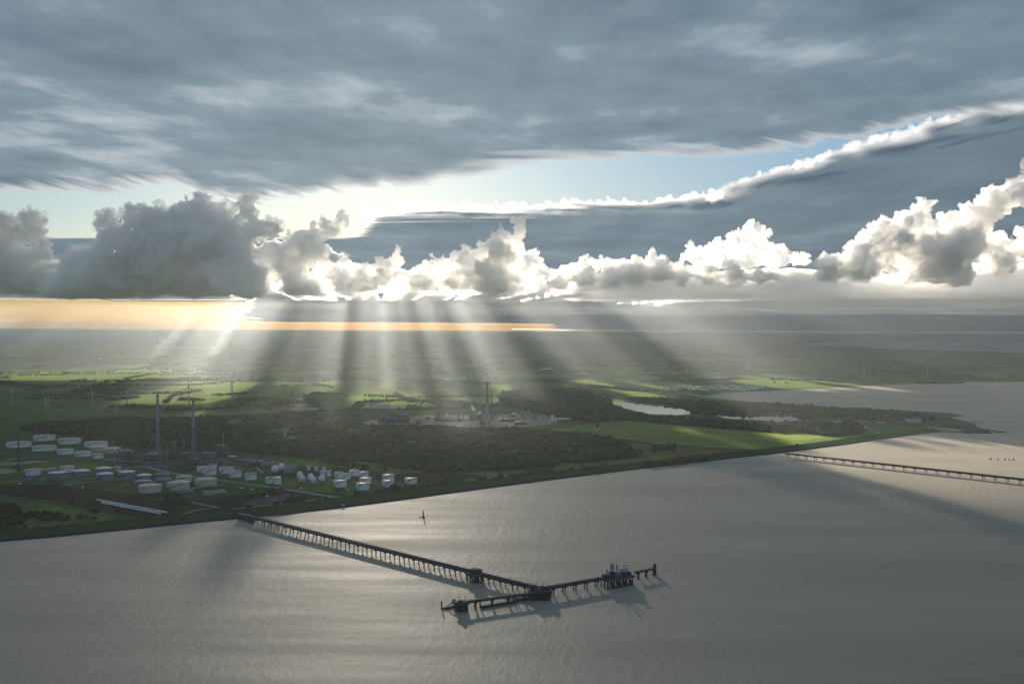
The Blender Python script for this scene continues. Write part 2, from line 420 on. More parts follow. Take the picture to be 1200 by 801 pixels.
# the air below the clouds
def haze():
    m = cloud_volume('haze_air', 2.4e-5, (0.83, 0.915, 1.0), 0.70)
    x0, x1, y0, y1, z0, z1 = -40000, 40000, -2500, 48000, -2.0, 545.0
    V = [(x, y, z) for z in (z0, z1) for y in (y0, y1) for x in (x0, x1)]
    F = [(0, 2, 3, 1), (4, 5, 7, 6), (0, 1, 5, 4), (1, 3, 7, 5), (3, 2, 6, 7), (2, 0, 4, 6)]
    o = mesh_np('haze', V, np.array(F), m)
    o.display_type = 'WIRE'
    return tag(o, kind='stuff')
haze()
# ---------------------------------------------------------------- ground, water, roads
from mathutils.geometry import tessellate_polygon
ZL = 2.0
def principled(name, color, rough=0.85, spec=0.3, metal=0.0, var=0.12, scale=0.2):
    """painted / weathered surface: base colour broken up by object-space noise"""
    m, nt, out = new_mat(name)
    b = N(nt, 'ShaderNodeBsdfPrincipled'); b.inputs['Roughness'].default_value = rough; b.inputs['Specular IOR Level'].default_value = spec; b.inputs['Metallic'].default_value = metal
    tc = N(nt, 'ShaderNodeTexCoord'); n = N(nt, 'ShaderNodeTexNoise'); n.inputs['Scale'].default_value = scale; n.inputs['Detail'].default_value = 5
    nt.links.new(tc.outputs['Object'], n.inputs['Vector'])
    r = N(nt, 'ShaderNodeValToRGB')
    r.color_ramp.elements[0].position, r.color_ramp.elements[1].position = 0.3, 0.7
    r.color_ramp.elements[0].color = (*[c * (1 - var) for c in color], 1); r.color_ramp.elements[1].color = (*[min(1, c * (1 + var)) for c in color], 1)
    nt.links.new(n.outputs['Fac'], r.inputs['Fac']); nt.links.new(r.outputs['Color'], b.inputs['Base Color']); nt.links.new(b.outputs[0], out.inputs['Surface'])
    return m
def sward(nt, tint=(0.62, 0.85, 0.26), w=0.11):
    b = N(nt, 'ShaderNodeBsdfPrincipled')
    b.inputs['Roughness'].default_value = 1.0; b.inputs['Specular IOR Level'].default_value = 0.0
    b.inputs['Sheen Weight'].default_value = w; b.inputs['Sheen Roughness'].default_value = 0.35; b.inputs['Sheen Tint'].default_value = (*tint, 1)
    return b
def ground_mat(name, cols, sx, sy, rot=0.0, detail=6, lo=0.32, hi=0.68, sheen=0.0):
    """ground cover: world-space noise through a ramp of natural colours"""
    m, nt, out = new_mat(name)
    b = sward(nt, w=sheen) if sheen else N(nt, 'ShaderNodeBsdfDiffuse'); geo = N(nt, 'ShaderNodeNewGeometry'); mp = N(nt, 'ShaderNodeMapping')
    mp.inputs['Rotation'].default_value = (0, 0, rot); mp.inputs['Scale'].default_value = (1 / sx, 1 / sy, 0)
    n = N(nt, 'ShaderNodeTexNoise'); n.inputs['Scale'].default_value = 1; n.inputs['Detail'].default_value = detail; n.inputs['Roughness'].default_value = 0.62
    nt.links.new(geo.outputs['Position'], mp.inputs['Vector']); nt.links.new(mp.outputs[0], n.inputs['Vector'])
    r = N(nt, 'ShaderNodeValToRGB'); e = r.color_ramp.elements
    e[0].position, e[0].color = lo, (*cols[0], 1); e[1].position, e[1].color = hi, (*cols[-1], 1)
    for k, c in enumerate(cols[1:-1]):
        q = e.new(lo + (hi - lo) * (k + 1) / (len(cols) - 1)); q.color = (*c, 1)
    nt.links.new(n.outputs['Fac'], r.inputs['Fac']); nt.links.new(r.outputs['Color'], b.inputs[0]); nt.links.new(b.outputs[0], out.inputs['Surface'])
    return m
def farmland_mat():
    m, nt, out = new_mat('farmland')
    L = nt.links
    b = sward(nt); geo = N(nt, 'ShaderNodeNewGeometry')
    mp = N(nt, 'ShaderNodeMapping'); mp.inputs['Rotation'].default_value = (0, 0, R(17)); mp.inputs['Scale'].default_value = (1 / 420, 1 / 300, 0)
    L.new(geo.outputs['Position'], mp.inputs['Vector'])
    v = N(nt, 'ShaderNodeTexVoronoi'); v.distance = 'CHEBYCHEV'; v.inputs['Scale'].default_value = 1; v.inputs['Randomness'].default_value = 0.85
    L.new(mp.outputs[0], v.inputs['Vector'])
    sp = N(nt, 'ShaderNodeSeparateColor'); L.new(v.outputs['Color'], sp.inputs[0])
    r = N(nt, 'ShaderNodeValToRGB'); r.color_ramp.interpolation = 'CONSTANT'; e = r.color_ramp.elements
    pal = [(0.0, (0.024, 0.064, 0.018)), (0.2, (0.033, 0.080, 0.021)), (0.38, (0.026, 0.050, 0.018)), (0.52, (0.042, 0.090, 0.024)), (0.68, (0.029, 0.068, 0.020)), (0.8, (0.072, 0.096, 0.030)), (0.9, (0.095, 0.082, 0.045)), (0.96, (0.022, 0.042, 0.016))]
    e[0].position, e[0].color = pal[0][0], (*pal[0][1], 1); e[1].position, e[1].color = pal[1][0], (*pal[1][1], 1)
    for p, c in pal[2:]:
        q = e.new(p); q.color = (*c, 1)
    L.new(sp.outputs[0], r.inputs['Fac'])
    # rough pasture mottling and distant woodland streaks
    n = N(nt, 'ShaderNodeTexNoise'); n.inputs['Scale'].default_value = 1 / 45; n.inputs['Detail'].default_value = 7; n.inputs['Roughness'].default_value = 0.65
    L.new(geo.outputs['Position'], n.inputs['Vector'])
    mr = N(nt, 'ShaderNodeMapRange'); mr.inputs['From Min'].default_value = 0.3; mr.inputs['From Max'].default_value = 0.7; mr.inputs['To Min'].default_value = 0.72; mr.inputs['To Max'].default_value = 1.25
    L.new(n.outputs['Fac'], mr.inputs['Value'])
    mul = N(nt, 'ShaderNodeMix', data_type='RGBA', blend_type='MULTIPLY'); mul.inputs['Factor'].default_value = 1
    L.new(r.outputs['Color'], mul.inputs['A']); L.new(mr.outputs[0], mul.inputs['B'])
    mp2 = N(nt, 'ShaderNodeMapping'); mp2.inputs['Rotation'].default_value = (0, 0, R(-6)); mp2.inputs['Scale'].default_value = (1 / 1500, 1 / 700, 0)
    L.new(geo.outputs['Position'], mp2.inputs['Vector'])
    n2 = N(nt, 'ShaderNodeTexNoise'); n2.inputs['Scale'].default_value = 1; n2.inputs['Detail'].default_value = 6; n2.inputs['Roughness'].default_value = 0.6
    L.new(mp2.outputs[0], n2.inputs['Vector'])
    w = N(nt, 'ShaderNodeMapRange'); w.inputs['From Min'].default_value = 0.53; w.inputs['From Max'].default_value = 0.57
    L.new(n2.outputs['Fac'], w.inputs['Value'])
    mixw = N(nt, 'ShaderNodeMix', data_type='RGBA'); mixw.inputs['B'].default_value = (0.022, 0.038, 0.016, 1)
    wf = N(nt, 'ShaderNodeMath', operation='MULTIPLY'); wf.inputs[1].default_value = 0.75
    L.new(w.outputs[0], wf.inputs[0]); L.new(wf.outputs[0], mixw.inputs['Factor']); L.new(mul.outputs['Result'], mixw.inputs['A'])
    # ditches between the fields
    v2 = N(nt, 'ShaderNodeTexVoronoi'); v2.feature = 'F2'; v2.distance = 'CHEBYCHEV'; v2.inputs['Scale'].default_value = 1; v2.inputs['Randomness'].default_value = 0.85
    L.new(mp.outputs[0], v2.inputs['Vector'])
    df = N(nt, 'ShaderNodeMath', operation='SUBTRACT'); L.new(v2.outputs['Distance'], df.inputs[0]); L.new(v.outputs['Distance'], df.inputs[1])
    ed = N(nt, 'ShaderNodeMapRange'); ed.inputs['From Min'].default_value = 0.015; ed.inputs['From Max'].default_value = 0.035; ed.inputs['To Min'].default_value = 0.45; ed.inputs['To Max'].default_value = 1
    L.new(df.outputs[0], ed.inputs['Value'])
    mul2 = N(nt, 'ShaderNodeMix', data_type='RGBA', blend_type='MULTIPLY'); mul2.inputs['Factor'].default_value = 1
    L.new(mixw.outputs['Result'], mul2.inputs['A']); L.new(ed.outputs[0], mul2.inputs['B'])
    L.new(mul2.outputs['Result'], b.inputs[0]); L.new(b.outputs[0], out.inputs['Surface'])
    return m
def water_mat(name, base, rough, amp=1.0):
    m, nt, out = new_mat(name)
    L = nt.links
    b = N(nt, 'ShaderNodeBsdfPrincipled'); b.inputs['Base Color'].default_value = (*base, 1); b.inputs['IOR'].default_value = 1.36
    geo = N(nt, 'ShaderNodeNewGeometry')
    h = None
    for (sx, sy, rot, a) in ((3.2, 6.5, 20, 0.20), (9, 22, 28, 0.38), (38, 120, 24, 0.5)):
        mp = N(nt, 'ShaderNodeMapping'); mp.inputs['Rotation'].default_value = (0, 0, R(rot)); mp.inputs['Scale'].default_value = (1 / sx, 1 / sy, 0.2)
        L.new(geo.outputs['Position'], mp.inputs['Vector'])
        n = N(nt, 'ShaderNodeTexNoise'); n.inputs['Scale'].default_value = 1; n.inputs['Detail'].default_value = 3
        L.new(mp.outputs[0], n.inputs['Vector'])
        k = N(nt, 'ShaderNodeMath', operation='MULTIPLY'); k.inputs[1].default_value = a * amp
        L.new(n.outputs['Fac'], k.inputs[0])
        if h is None: h = k.outputs[0]
        else:
            s = N(nt, 'ShaderNodeMath', operation='ADD'); L.new(h, s.inputs[0]); L.new(k.outputs[0], s.inputs[1]); h = s.outputs[0]
    bp = N(nt, 'ShaderNodeBump'); bp.inputs['Distance'].default_value = 1.0; bp.inputs['Strength'].default_value = 1.0
    L.new(h, bp.inputs['Height']); L.new(bp.outputs[0], b.inputs['Normal'])
    # wind slicks: patches and streaks of smoother water
    mp = N(nt, 'ShaderNodeMapping'); mp.inputs['Rotation'].default_value = (0, 0, R(-18)); mp.inputs['Scale'].default_value = (1 / 520, 1 / 75, 0)
    L.new(geo.outputs['Position'], mp.inputs['Vector'])
    n = N(nt, 'ShaderNodeTexNoise'); n.inputs['Scale'].default_value = 1; n.inputs['Detail'].default_value = 5; n.inputs['Roughness'].default_value = 0.6
    L.new(mp.outputs[0], n.inputs['Vector'])
    mr = N(nt, 'ShaderNodeMapRange'); mr.inputs['From Min'].default_value = 0.32; mr.inputs['From Max'].default_value = 0.68; mr.inputs['To Min'].default_value = rough * 0.9; mr.inputs['To Max'].default_value = rough * 1.1
    L.new(n.outputs['Fac'], mr.inputs['Value']); L.new(mr.outputs[0], b.inputs['Roughness'])
    mp2 = N(nt, 'ShaderNodeMapping'); mp2.inputs['Rotation'].default_value = (0, 0, R(-24)); mp2.inputs['Scale'].default_value = (1 / 900, 1 / 210, 0)
    L.new(geo.outputs['Position'], mp2.inputs['Vector'])
    n2 = N(nt, 'ShaderNodeTexNoise'); n2.inputs['Scale'].default_value = 1; n2.inputs['Detail'].default_value = 6; n2.inputs['Roughness'].default_value = 0.6
    L.new(mp2.outputs[0], n2.inputs['Vector'])
    cr = N(nt, 'ShaderNodeValToRGB'); cr.color_ramp.elements[0].position = 0.35; cr.color_ramp.elements[1].position = 0.65
    cr.color_ramp.elements[0].color = (*[v * 0.86 for v in base], 1); cr.color_ramp.elements[1].color = (*[v * 1.12 for v in base], 1)
    L.new(n2.outputs['Fac'], cr.inputs['Fac']); L.new(cr.outputs['Color'], b.inputs['Base Color'])
    L.new(b.outputs[0], out.inputs['Surface'])
    return m
M_FARM = farmland_mat()
M_WATER = water_mat('silty_water', (0.345, 0.30, 0.225), 0.62, 1.4)
M_POND = water_mat('still_water', (0.03, 0.035, 0.03), 0.035, 0.05)
M_GRASS = ground_mat('dike_grass', [(0.022, 0.050, 0.016), (0.034, 0.068, 0.020), (0.046, 0.082, 0.026)], 30, 12)
M_MEADOW = ground_mat('rough_meadow', [(0.07, 0.095, 0.022), (0.12, 0.145, 0.034), (0.18, 0.18, 0.05)], 160, 60, R(10), sheen=0.16)  # meadow green lightened in the colour to stand in for sunlight
M_LUSH = ground_mat('lush_grass', [(0.030, 0.07, 0.018), (0.045, 0.092, 0.024), (0.06, 0.105, 0.03)], 120, 40, R(-10), sheen=0.12)
M_STRAW = ground_mat('dry_grass', [(0.085, 0.08, 0.032), (0.16, 0.125, 0.055), (0.22, 0.165, 0.075)], 60, 24, R(5))
M_HEATH = ground_mat('brown_heath', [(0.030, 0.036, 0.020), (0.045, 0.044, 0.026), (0.062, 0.056, 0.034)], 70, 26, R(12))
M_YARD = ground_mat('works_yard', [(0.045, 0.045, 0.036), (0.095, 0.088, 0.075), (0.16, 0.15, 0.135)], 26, 12, R(8))
M_SAND = ground_mat('pale_hardstanding', [(0.10, 0.10, 0.05), (0.30, 0.26, 0.17), (0.52, 0.46, 0.35)], 70, 30, R(8))  # pale ground, its colour raised further for sunlight on the works
M_ROAD = ground_mat('worn_road', [(0.22, 0.22, 0.21), (0.32, 0.32, 0.30)], 20, 20)
M_TRACK = ground_mat('grey_green_road', [(0.060, 0.075, 0.055), (0.085, 0.10, 0.075)], 20, 20)
M_STONE = ground_mat('wet_stone', [(0.018, 0.019, 0.018), (0.05, 0.05, 0.046)], 5, 5)
M_MUD = ground_mat('tidal_mud', [(0.07, 0.066, 0.05), (0.13, 0.115, 0.085), (0.2, 0.175, 0.13)], 120, 30)

def poly_mesh(name, pts, mat, kind='structure'):
    tris = tessellate_polygon([[Vector((p[0], p[1], 0)) for p in pts]])
    F = []
    for t in tris:
        a, b, c = [Vector(pts[i]) for i in t]
        F.append(t if (b - a).cross(c - a).z > 0 else t[::-1])
    o = mesh_np(name, [tuple(p) for p in pts], np.array(F), mat)
    return tag(o, kind=kind)
LAYER = [0]
def sheet(name, px, mat, z=None):
    LAYER[0] += 1
    z = ZL + 0.02 + LAYER[0] * 0.012 if z is None else z
    # soften the outline: extra jittered points along each side
    rng = random.Random(LAYER[0] * 7 + 1); pts = []
    W = [G(x, y, z) for x, y in px]
    for a, b in zip(W, W[1:] + W[:1]):
        n = max(1, int((b - a).length / 60)); nrm = Vector((-(b - a).y, (b - a).x, 0)).normalized()
        for k in range(min(n, 14)):
            pts.append(a.lerp(b, k / min(n, 14)) + (nrm * rng.uniform(-7, 7) if k else Vector()))
    return poly_mesh(name, pts, mat)
def strip(name, px, width, mat, z=None):
    LAYER[0] += 1
    z = ZL + 0.02 + LAYER[0] * 0.012 if z is None else z
    P = [G(x, y, z) for x, y in px]
    # smooth by Catmull-Rom
    Q = []
    for i in range(len(P) - 1):
        p0, p1, p2, p3 = P[max(i - 1, 0)], P[i], P[i + 1], P[min(i + 2, len(P) - 1)]
        for k in range(6):
            t = k / 6
            Q.append(0.5 * ((2 * p1) + (p2 - p0) * t + (2 * p0 - 5 * p1 + 4 * p2 - p3) * t * t + (3 * p1 - p0 - 3 * p2 + p3) * t ** 3))
    Q.append(P[-1])
    V = []
    for i, q in enumerate(Q):
        d = (Q[min(i + 1, len(Q) - 1)] - Q[max(i - 1, 0)]); n = Vector((-d.y, d.x, 0)).normalized() * width / 2
        V += [q + n, q - n]
    F = [(2 * i, 2 * i + 1, 2 * i + 3, 2 * i + 2) for i in range(len(Q) - 1)]
    o = mesh_np(name, [tuple(v) for v in V], np.array(F), mat)
    return tag(o, kind='structure')

# shoreline: dike from the left edge to the harbour
SHORE = [(-900, 716), (-400, 671), (-150, 647.5), (0, 634.5), (60, 629.5), (150, 620.5), (250, 610.5), (330, 603), (400, 595), (480, 584.5), (560, 573.5), (640, 563), (720, 553), (800, 543.5), (900, 532.5), (960, 525), (1000, 519.5), (1050, 512.2), (1085, 507.6), (1108, 505.4)]
SW = [G(x, y, 0) for x, y in SHORE]
def offset(P, d):
    out = []
    for i, p in enumerate(P):
        t = (P[min(i + 1, len(P) - 1)] - P[max(i - 1, 0)]); n = Vector((-t.y, t.x, 0)).normalized()
        out.append(p + n * d)
    return out
def dense(P, step):
    out = []
    for a, b in zip(P, P[1:]):
        n = max(1, int((b - a).length / step))
        out += [a.lerp(b, k / n) for k in range(n)]
    return out + [P[-1]]
SD = dense(SW, 25)
rng = random.Random(4)
PROFILE = [(-2, -1.0), (3, 1.6), (9, 3.0), (13, 3.1), (44, 8.2), (49, 8.3), (72, ZL - 0.3)]
def dike():
    rows = [offset(SD, d) for d, z in PROFILE]
    V, F, M = [], [], []
    taper = lambda i: 1 - 0.75 * sstep(len(SD) - 14, len(SD), i)
    for (d, z), row in zip(PROFILE, rows):
        for i, p in enumerate(row):
            V.append((p.x + rng.uniform(-.6, .6), p.y + rng.uniform(-.6, .6), z * (taper(i) if z > 2 else 1) + (rng.uniform(-.2, .2) if z > 0 else 0)))
    m = len(SD)
    for j in range(len(PROFILE) - 1):
        for i in range(m - 1):
            F.append((j * m + i, j * m + i + 1, (j + 1) * m + i + 1, (j + 1) * m + i)); M.append([0, 0, 1, 2, 2, 2][j])
    o = mesh_np('dike', V, np.array(F), M_STONE)
    o.data.materials.append(M_TRACK); o.data.materials.append(M_GRASS)
    o.data.polygons.foreach_set('material_index', np.array(M, np.int32))
    tag(o, kind='structure')
dike()
inner = offset(SD, 40)
NORTH = [(1128, 504.2), (1147, 505), (1166, 505.6), (1175, 506), (1172, 505), (1150, 501.5), (1140, 498), (1128, 493), (1112, 488), (1085, 485), (1050, 483), (1000, 480.5), (960, 477.5), (920, 474), (880, 470.5), (845, 467), (822, 463.8), (850, 459.5), (900, 457.5), (950, 455), (1000, 452), (1050, 450), (1100, 448), (1160, 447.2), (1260, 447), (1500, 449), (2400, 455)]
out_pts = [Vector((p.x, p.y, ZL)) for p in inner] + [G(1112, 503.2, ZL), G(1098, 502.2, ZL), G(1080, 499.8, ZL), G(1076, 499.2, ZL), G(1100, 500.2, ZL), G(1120, 501.6, ZL)] + [G(x, y, ZL) for x, y in NORTH]
out_pts += [Vector((1200000, 8000, ZL)), Vector((1200000, 1400000, ZL)), Vector((-1200000, 1400000, ZL)), Vector((-1200000, 1800, ZL))]
# spread the jagged natural shore with small wiggles
poly_mesh('ground', out_pts, M_FARM)
sea = mesh_np('water', [(-60000, -4000, 0), (60000, -4000, 0), (60000, 30000, 0), (-60000, 30000, 0)], np.array([(0, 1, 2, 3)]), M_WATER)
tag(sea, kind='structure')
seabed = None

sheet('water', [(930, 403.5), (1000, 399), (1100, 399.5), (1210, 402), (1400, 407), (1400, 419), (1210, 413.5), (1100, 410.5), (1000, 406.5)], M_POND, ZL + 1.2)
sheet('lake', [(716, 470.5), (735, 472), (770, 474.5), (800, 477), (812, 480), (822, 484), (790, 486), (760, 484.5), (740, 480), (725, 476)], M_POND)
sheet('lake', [(832, 484.6), (865, 485), (885, 487.5), (900, 485), (930, 485.3), (946, 487), (954, 489), (951, 494.5), (920, 495), (890, 492), (850, 490)], M_POND)
sheet('pond', [(-30, 543), (0, 541.8), (20, 541), (45, 539), (60, 540.6), (45, 541.8), (25, 544), (0, 545.6), (-30, 547)], M_POND)
sheet('pond', [(8, 537.6), (20, 536.3), (30, 535.3), (29.5, 537), (20, 538.6), (10, 538.8)], M_POND)
sheet('pond', [(-30, 548), (0, 548), (9, 548.5), (24, 551.6), (12, 554), (0, 555), (-30, 558)], M_POND)
sheet('pond', [(24, 551), (42, 549.3), (55, 547.8), (67, 546.8), (66, 549.3), (45, 551.2), (26, 552.6)], M_POND)
sheet('pond', [(286, 525.6), (309, 525.3), (307, 527), (287, 527.2)], M_POND)
sheet('mudflat', [(985, 477.5), (1050, 480.3), (1100, 482.5), (1131, 486.2), (1120, 488.5), (1085, 486), (1050, 484), (1000, 481.5)], M_MUD, 0.35)
sheet('mudflat', [(1122, 491), (1140, 495), (1146, 500), (1152, 502.5), (1140, 502), (1128, 497)], M_MUD, ZL + 0.2)
# fields
sheet('field', [(640, 504), (690, 496.5), (735, 493), (800, 499), (860, 504), (930, 509), (1000, 511), (960, 519), (905, 526), (830, 524), (760, 518), (700, 511)], M_MEADOW)
sheet('field', [(712, 515), (760, 520), (800, 523), (860, 528), (875, 530), (850, 535), (815, 538), (795, 538.5), (770, 532), (735, 526)], M_STRAW)
sheet('field', [(652, 543), (690, 540), (745, 537), (778, 539), (740, 544), (700, 548), (650, 552)], M_STRAW)
sheet('field', [(560, 559), (620, 553), (660, 550), (640, 556), (580, 563), (520, 569)], M_STRAW)
sheet('field', [(930, 517), (1000, 509), (1040, 505), (1090, 503), (1060, 508), (1000, 516), (960, 521)], M_LUSH)
sheet('field', [(14, 606), (40, 606), (80, 611), (84, 613), (50, 616), (8, 619)], M_STRAW)
sheet('field', [(0, 581), (40, 587), (90, 596), (135, 606), (120, 610), (60, 605), (0, 594)], M_LUSH)
sheet('heath', [(-20, 568), (60, 567), (150, 578), (215, 592), (215, 603), (180, 607), (130, 600), (60, 586), (-20, 577)], M_HEATH)
sheet('heath', [(200, 590), (250, 583), (330, 574), (400, 578), (410, 583), (330, 596), (250, 598)], M_HEATH)
sheet('field', [(470, 553), (560, 556), (560, 560), (490, 566), (430, 560), (420, 552)], M_HEATH)
sheet('field', [(372, 541), (440, 540), (450, 545), (400, 547)], M_STRAW)
sheet('field', [(240, 497), (262, 495.5), (275, 499), (252, 501.5)], M_STRAW)
sheet('field', [(262, 507), (310, 506), (318, 508.5), (270, 510)], M_MEADOW)
sheet('field', [(430, 455), (520, 454.5), (540, 457), (500, 459), (430, 458)], M_STRAW)
sheet('field', [(160, 456.5), (230, 456), (240, 460), (165, 461)], M_STRAW)
sheet('field', [(180, 487), (280, 481), (330, 480), (320, 484), (250, 487), (200, 490)], M_MEADOW)
sheet('field', [(100, 463), (165, 458), (170, 464), (120, 470)], M_LUSH)
sheet('field', [(370, 470), (420, 463), (520, 461), (560, 466), (470, 471), (390, 476)], M_LUSH)
# works ground
sheet('yard', [(118, 536), (200, 528), (270, 529), (332, 536), (330, 542), (262, 546), (170, 548), (120, 543)], M_YARD)
sheet('yard', [(418, 496), (450, 489.5), (520, 486), (600, 485), (655, 489), (645, 497), (600, 501), (560, 501), (500, 499), (440, 499)], M_SAND)
sheet('yard', [(424, 473), (460, 473), (481, 477.5), (460, 478.5), (426, 478)], M_SAND)
sheet('yard', [(338, 478), (372, 477), (374, 480), (345, 481.5)], M_SAND)
sheet('yard', [(284, 590), (312, 581), (338, 578), (352, 580), (356, 583), (318, 588), (286, 593)], M_YARD)
sheet('yard', [(0, 529), (40, 532), (100, 536), (120, 542), (60, 540), (0, 534)], M_YARD)
sheet('yard', [(985, 493), (1060, 493), (1064, 497.5), (1000, 496.5)], M_YARD)
# roads
strip('road', [(-60, 625), (0, 621), (60, 617.5), (100, 613), (150, 608)], 6, M_TRACK)
strip('road', [(95, 619), (150, 613.5), (186, 608.5), (206, 604), (232, 597), (256, 593.5)], 7, M_ROAD)
strip('road', [(-60, 569), (0, 579), (40, 585.5), (90, 594.5), (130, 603), (152, 607.5), (186, 608.5)], 13, M_TRACK)
strip('road', [(-20, 566), (8, 564.8), (45, 561.5), (80, 559.5), (110, 560.5), (150, 560), (176, 556)], 8, M_ROAD)
strip('road', [(172, 547), (196, 552.5), (216, 556.5), (250, 561), (278, 565), (325, 571.5), (352, 575.5), (382, 580.5), (399, 581.5)], 11, M_ROAD)
strip('road', [(232, 601), (255, 599), (285, 594.5), (320, 590.5), (358, 586.5), (380, 583.2), (399, 581.5)], 8, M_ROAD)
strip('road', [(256, 593.5), (238, 591), (225, 588)], 7, M_ROAD)
strip('road', [(140, 549), (172, 546), (210, 542.5), (260, 541), (330, 541)], 9, M_ROAD)
strip('road', [(1012, 497.5), (1019, 503), (1026, 505.5), (1034, 510.5)], 6, M_ROAD)
strip('road', [(860, 529), (900, 526.5), (918, 527.5)], 6, M_ROAD)
strip('road', [(290, 607.5), (330, 601), (400, 590)], 6, M_TRACK)
strip('road', [(26, 559.5), (60, 563.5), (104, 564), (146, 561.5), (178, 563.5), (200, 569.5)], 6, M_ROAD)
strip('road', [(60, 533), (66, 540), (84, 547), (100, 553), (104, 564)], 6, M_TRACK)
strip('road', [(300, 547), (312, 556), (330, 559), (360, 557), (388, 562), (410, 575)], 6, M_ROAD)
strip('road', [(410, 575), (436, 571), (468, 566), (500, 562)], 6, M_TRACK)
strip('road', [(338, 541), (372, 547), (410, 549), (460, 556)], 6, M_TRACK)
strip('road', [(418, 497.5), (470, 499), (520, 497), (575, 499.5), (640, 497)], 7, M_ROAD)
strip('road', [(640, 497), (700, 494.5), (760, 492), (860, 497)], 7, M_TRACK)
sheet('yard', [(20, 559), (52, 562.5), (80, 563.5), (58, 566), (24, 562)], M_YARD)
sheet('yard', [(96, 563), (140, 566), (128, 568), (98, 566)], M_YARD)
sheet('yard', [(150, 578.5), (190, 577), (196, 581), (160, 582)], M_HEATH)
sheet('yard', [(326, 569), (345, 568), (350, 572), (330, 573)], M_YARD)
sheet('yard', [(236, 575), (262, 572), (266, 577), (240, 580)], M_SAND)
sheet('field', [(440, 549), (470, 548), (490, 553), (455, 556)], M_STRAW)
sheet('heath', [(300, 556), (340, 546), (400, 548), (440, 553), (400, 556), (330, 560)], M_HEATH)
# ---------------------------------------------------------------- woods, hedges, trees
def leaf_mat(name, lo, hi):
    m, nt, out = new_mat(name)
    b = N(nt, 'ShaderNodeBsdfDiffuse'); geo = N(nt, 'ShaderNodeNewGeometry')
    n = N(nt, 'ShaderNodeTexNoise'); n.inputs['Scale'].default_value = 1 / 3.5; n.inputs['Detail'].default_value = 3
    nt.links.new(geo.outputs['Position'], n.inputs['Vector'])
    a = N(nt, 'ShaderNodeMath', operation='MULTIPLY_ADD'); a.inputs[1].default_value = 0.65
    nt.links.new(geo.outputs['Random Per Island'], a.inputs[0]); nt.links.new(n.outputs['Fac'], a.inputs[2])
    nb = N(nt, 'ShaderNodeTexNoise'); nb.inputs['Scale'].default_value = 1 / 85; nb.inputs['Detail'].default_value = 4; nb.inputs['Roughness'].default_value = 0.6
    nt.links.new(geo.outputs['Position'], nb.inputs['Vector'])
    st = N(nt, 'ShaderNodeMath', operation='MULTIPLY_ADD'); st.inputs[1].default_value = 1.5; nt.links.new(nb.outputs['Fac'], st.inputs[0])
    s2 = N(nt, 'ShaderNodeMath', operation='SUBTRACT'); s2.inputs[1].default_value = 0.80; nt.links.new(a.outputs[0], s2.inputs[0]); nt.links.new(s2.outputs[0], st.inputs[2]); a = st
    r = N(nt, 'ShaderNodeValToRGB'); r.color_ramp.elements[0].position = 0.3; r.color_ramp.elements[0].color = (*lo, 1); r.color_ramp.elements[1].position = 1.05 if False else 1.0; r.color_ramp.elements[1].color = (*hi, 1)
    nt.links.new(a.outputs[0], r.inputs['Fac']); nt.links.new(r.outputs['Color'], b.inputs['Color'])
    t = N(nt, 'ShaderNodeBsdfTranslucent'); nt.links.new(r.outputs['Color'], t.inputs['Color'])
    mx = N(nt, 'ShaderNodeMixShader'); mx.inputs[0].default_value = 0.25
    nt.links.new(b.outputs[0], mx.inputs[1]); nt.links.new(t.outputs[0], mx.inputs[2]); nt.links.new(mx.outputs[0], out.inputs['Surface'])
    return m
M_LEAF = leaf_mat('woodland_leaf', (0.012, 0.028, 0.010), (0.075, 0.105, 0.028))
M_LEAF_PALE = leaf_mat('scrub_leaf', (0.022, 0.042, 0.012), (0.12, 0.14, 0.036))
M_BARK = principled('bark', (0.06, 0.05, 0.04), scale=1.0)

def base_ico(sub):
    bm = bmesh.new(); bmesh.ops.create_icosphere(bm, subdivisions=sub, radius=1)
    v = np.array([q.co[:] for q in bm.verts]); f = np.array([[q.index for q in p.verts] for p in bm.faces]); bm.free()
    return v, f
ICO0, ICO1, ICO2 = base_ico(1), base_ico(2), base_ico(3)
def crowns(P, rad, hgt, rs, ico=None, lobes=1):
    """clumped crowns at ground points P: jittered, lobed; returns verts, faces"""
    iv, jf = ico or ICO0
    n, k = len(P), len(iv)
    Vs, Fs, off = [], [], 0
    for l in range(lobes):
        r = rad * (1 if lobes == 1 else rs.uniform(0.5, 0.75, n))
        shift = np.zeros((n, 3))
        if lobes > 1:
            a = rs.uniform(0, 2 * math.pi, n) + l * 2 * math.pi / lobes
            shift[:, 0] = np.cos(a) * rad * 0.5; shift[:, 1] = np.sin(a) * rad * 0.5
        h = hgt * rs.uniform(0.75, 1.05, n)
        jit = rs.uniform(0.68, 1.22, (n, k, 1))
        V = iv[None] * jit
        V[..., 0] *= r[:, None]; V[..., 1] *= r[:, None]; V[..., 2] = V[..., 2] * (h * 0.52)[:, None] + (h * 0.50)[:, None]
        V = V + P[:, None, :] + shift[:, None, :]
        Vs.append(V.reshape(-1, 3)); Fs.append((jf[None] + (np.arange(n) * k)[:, None, None]).reshape(-1, 3) + off); off += n * k
    return np.concatenate(Vs), np.concatenate(Fs)
def inside(P, poly):
    x, y = P[:, 0], P[:, 1]; c = np.zeros(len(P), bool); j = len(poly) - 1
    for i in range(len(poly)):
        xi, yi, xj, yj = poly[i][0], poly[i][1], poly[j][0], poly[j][1]
        k = ((yi > y) != (yj > y)) & (x < (xj - xi) * (y - yi) / ((yj - yi) if yj != yi else 1e-9) + xi)
        c ^= k; j = i
    return c
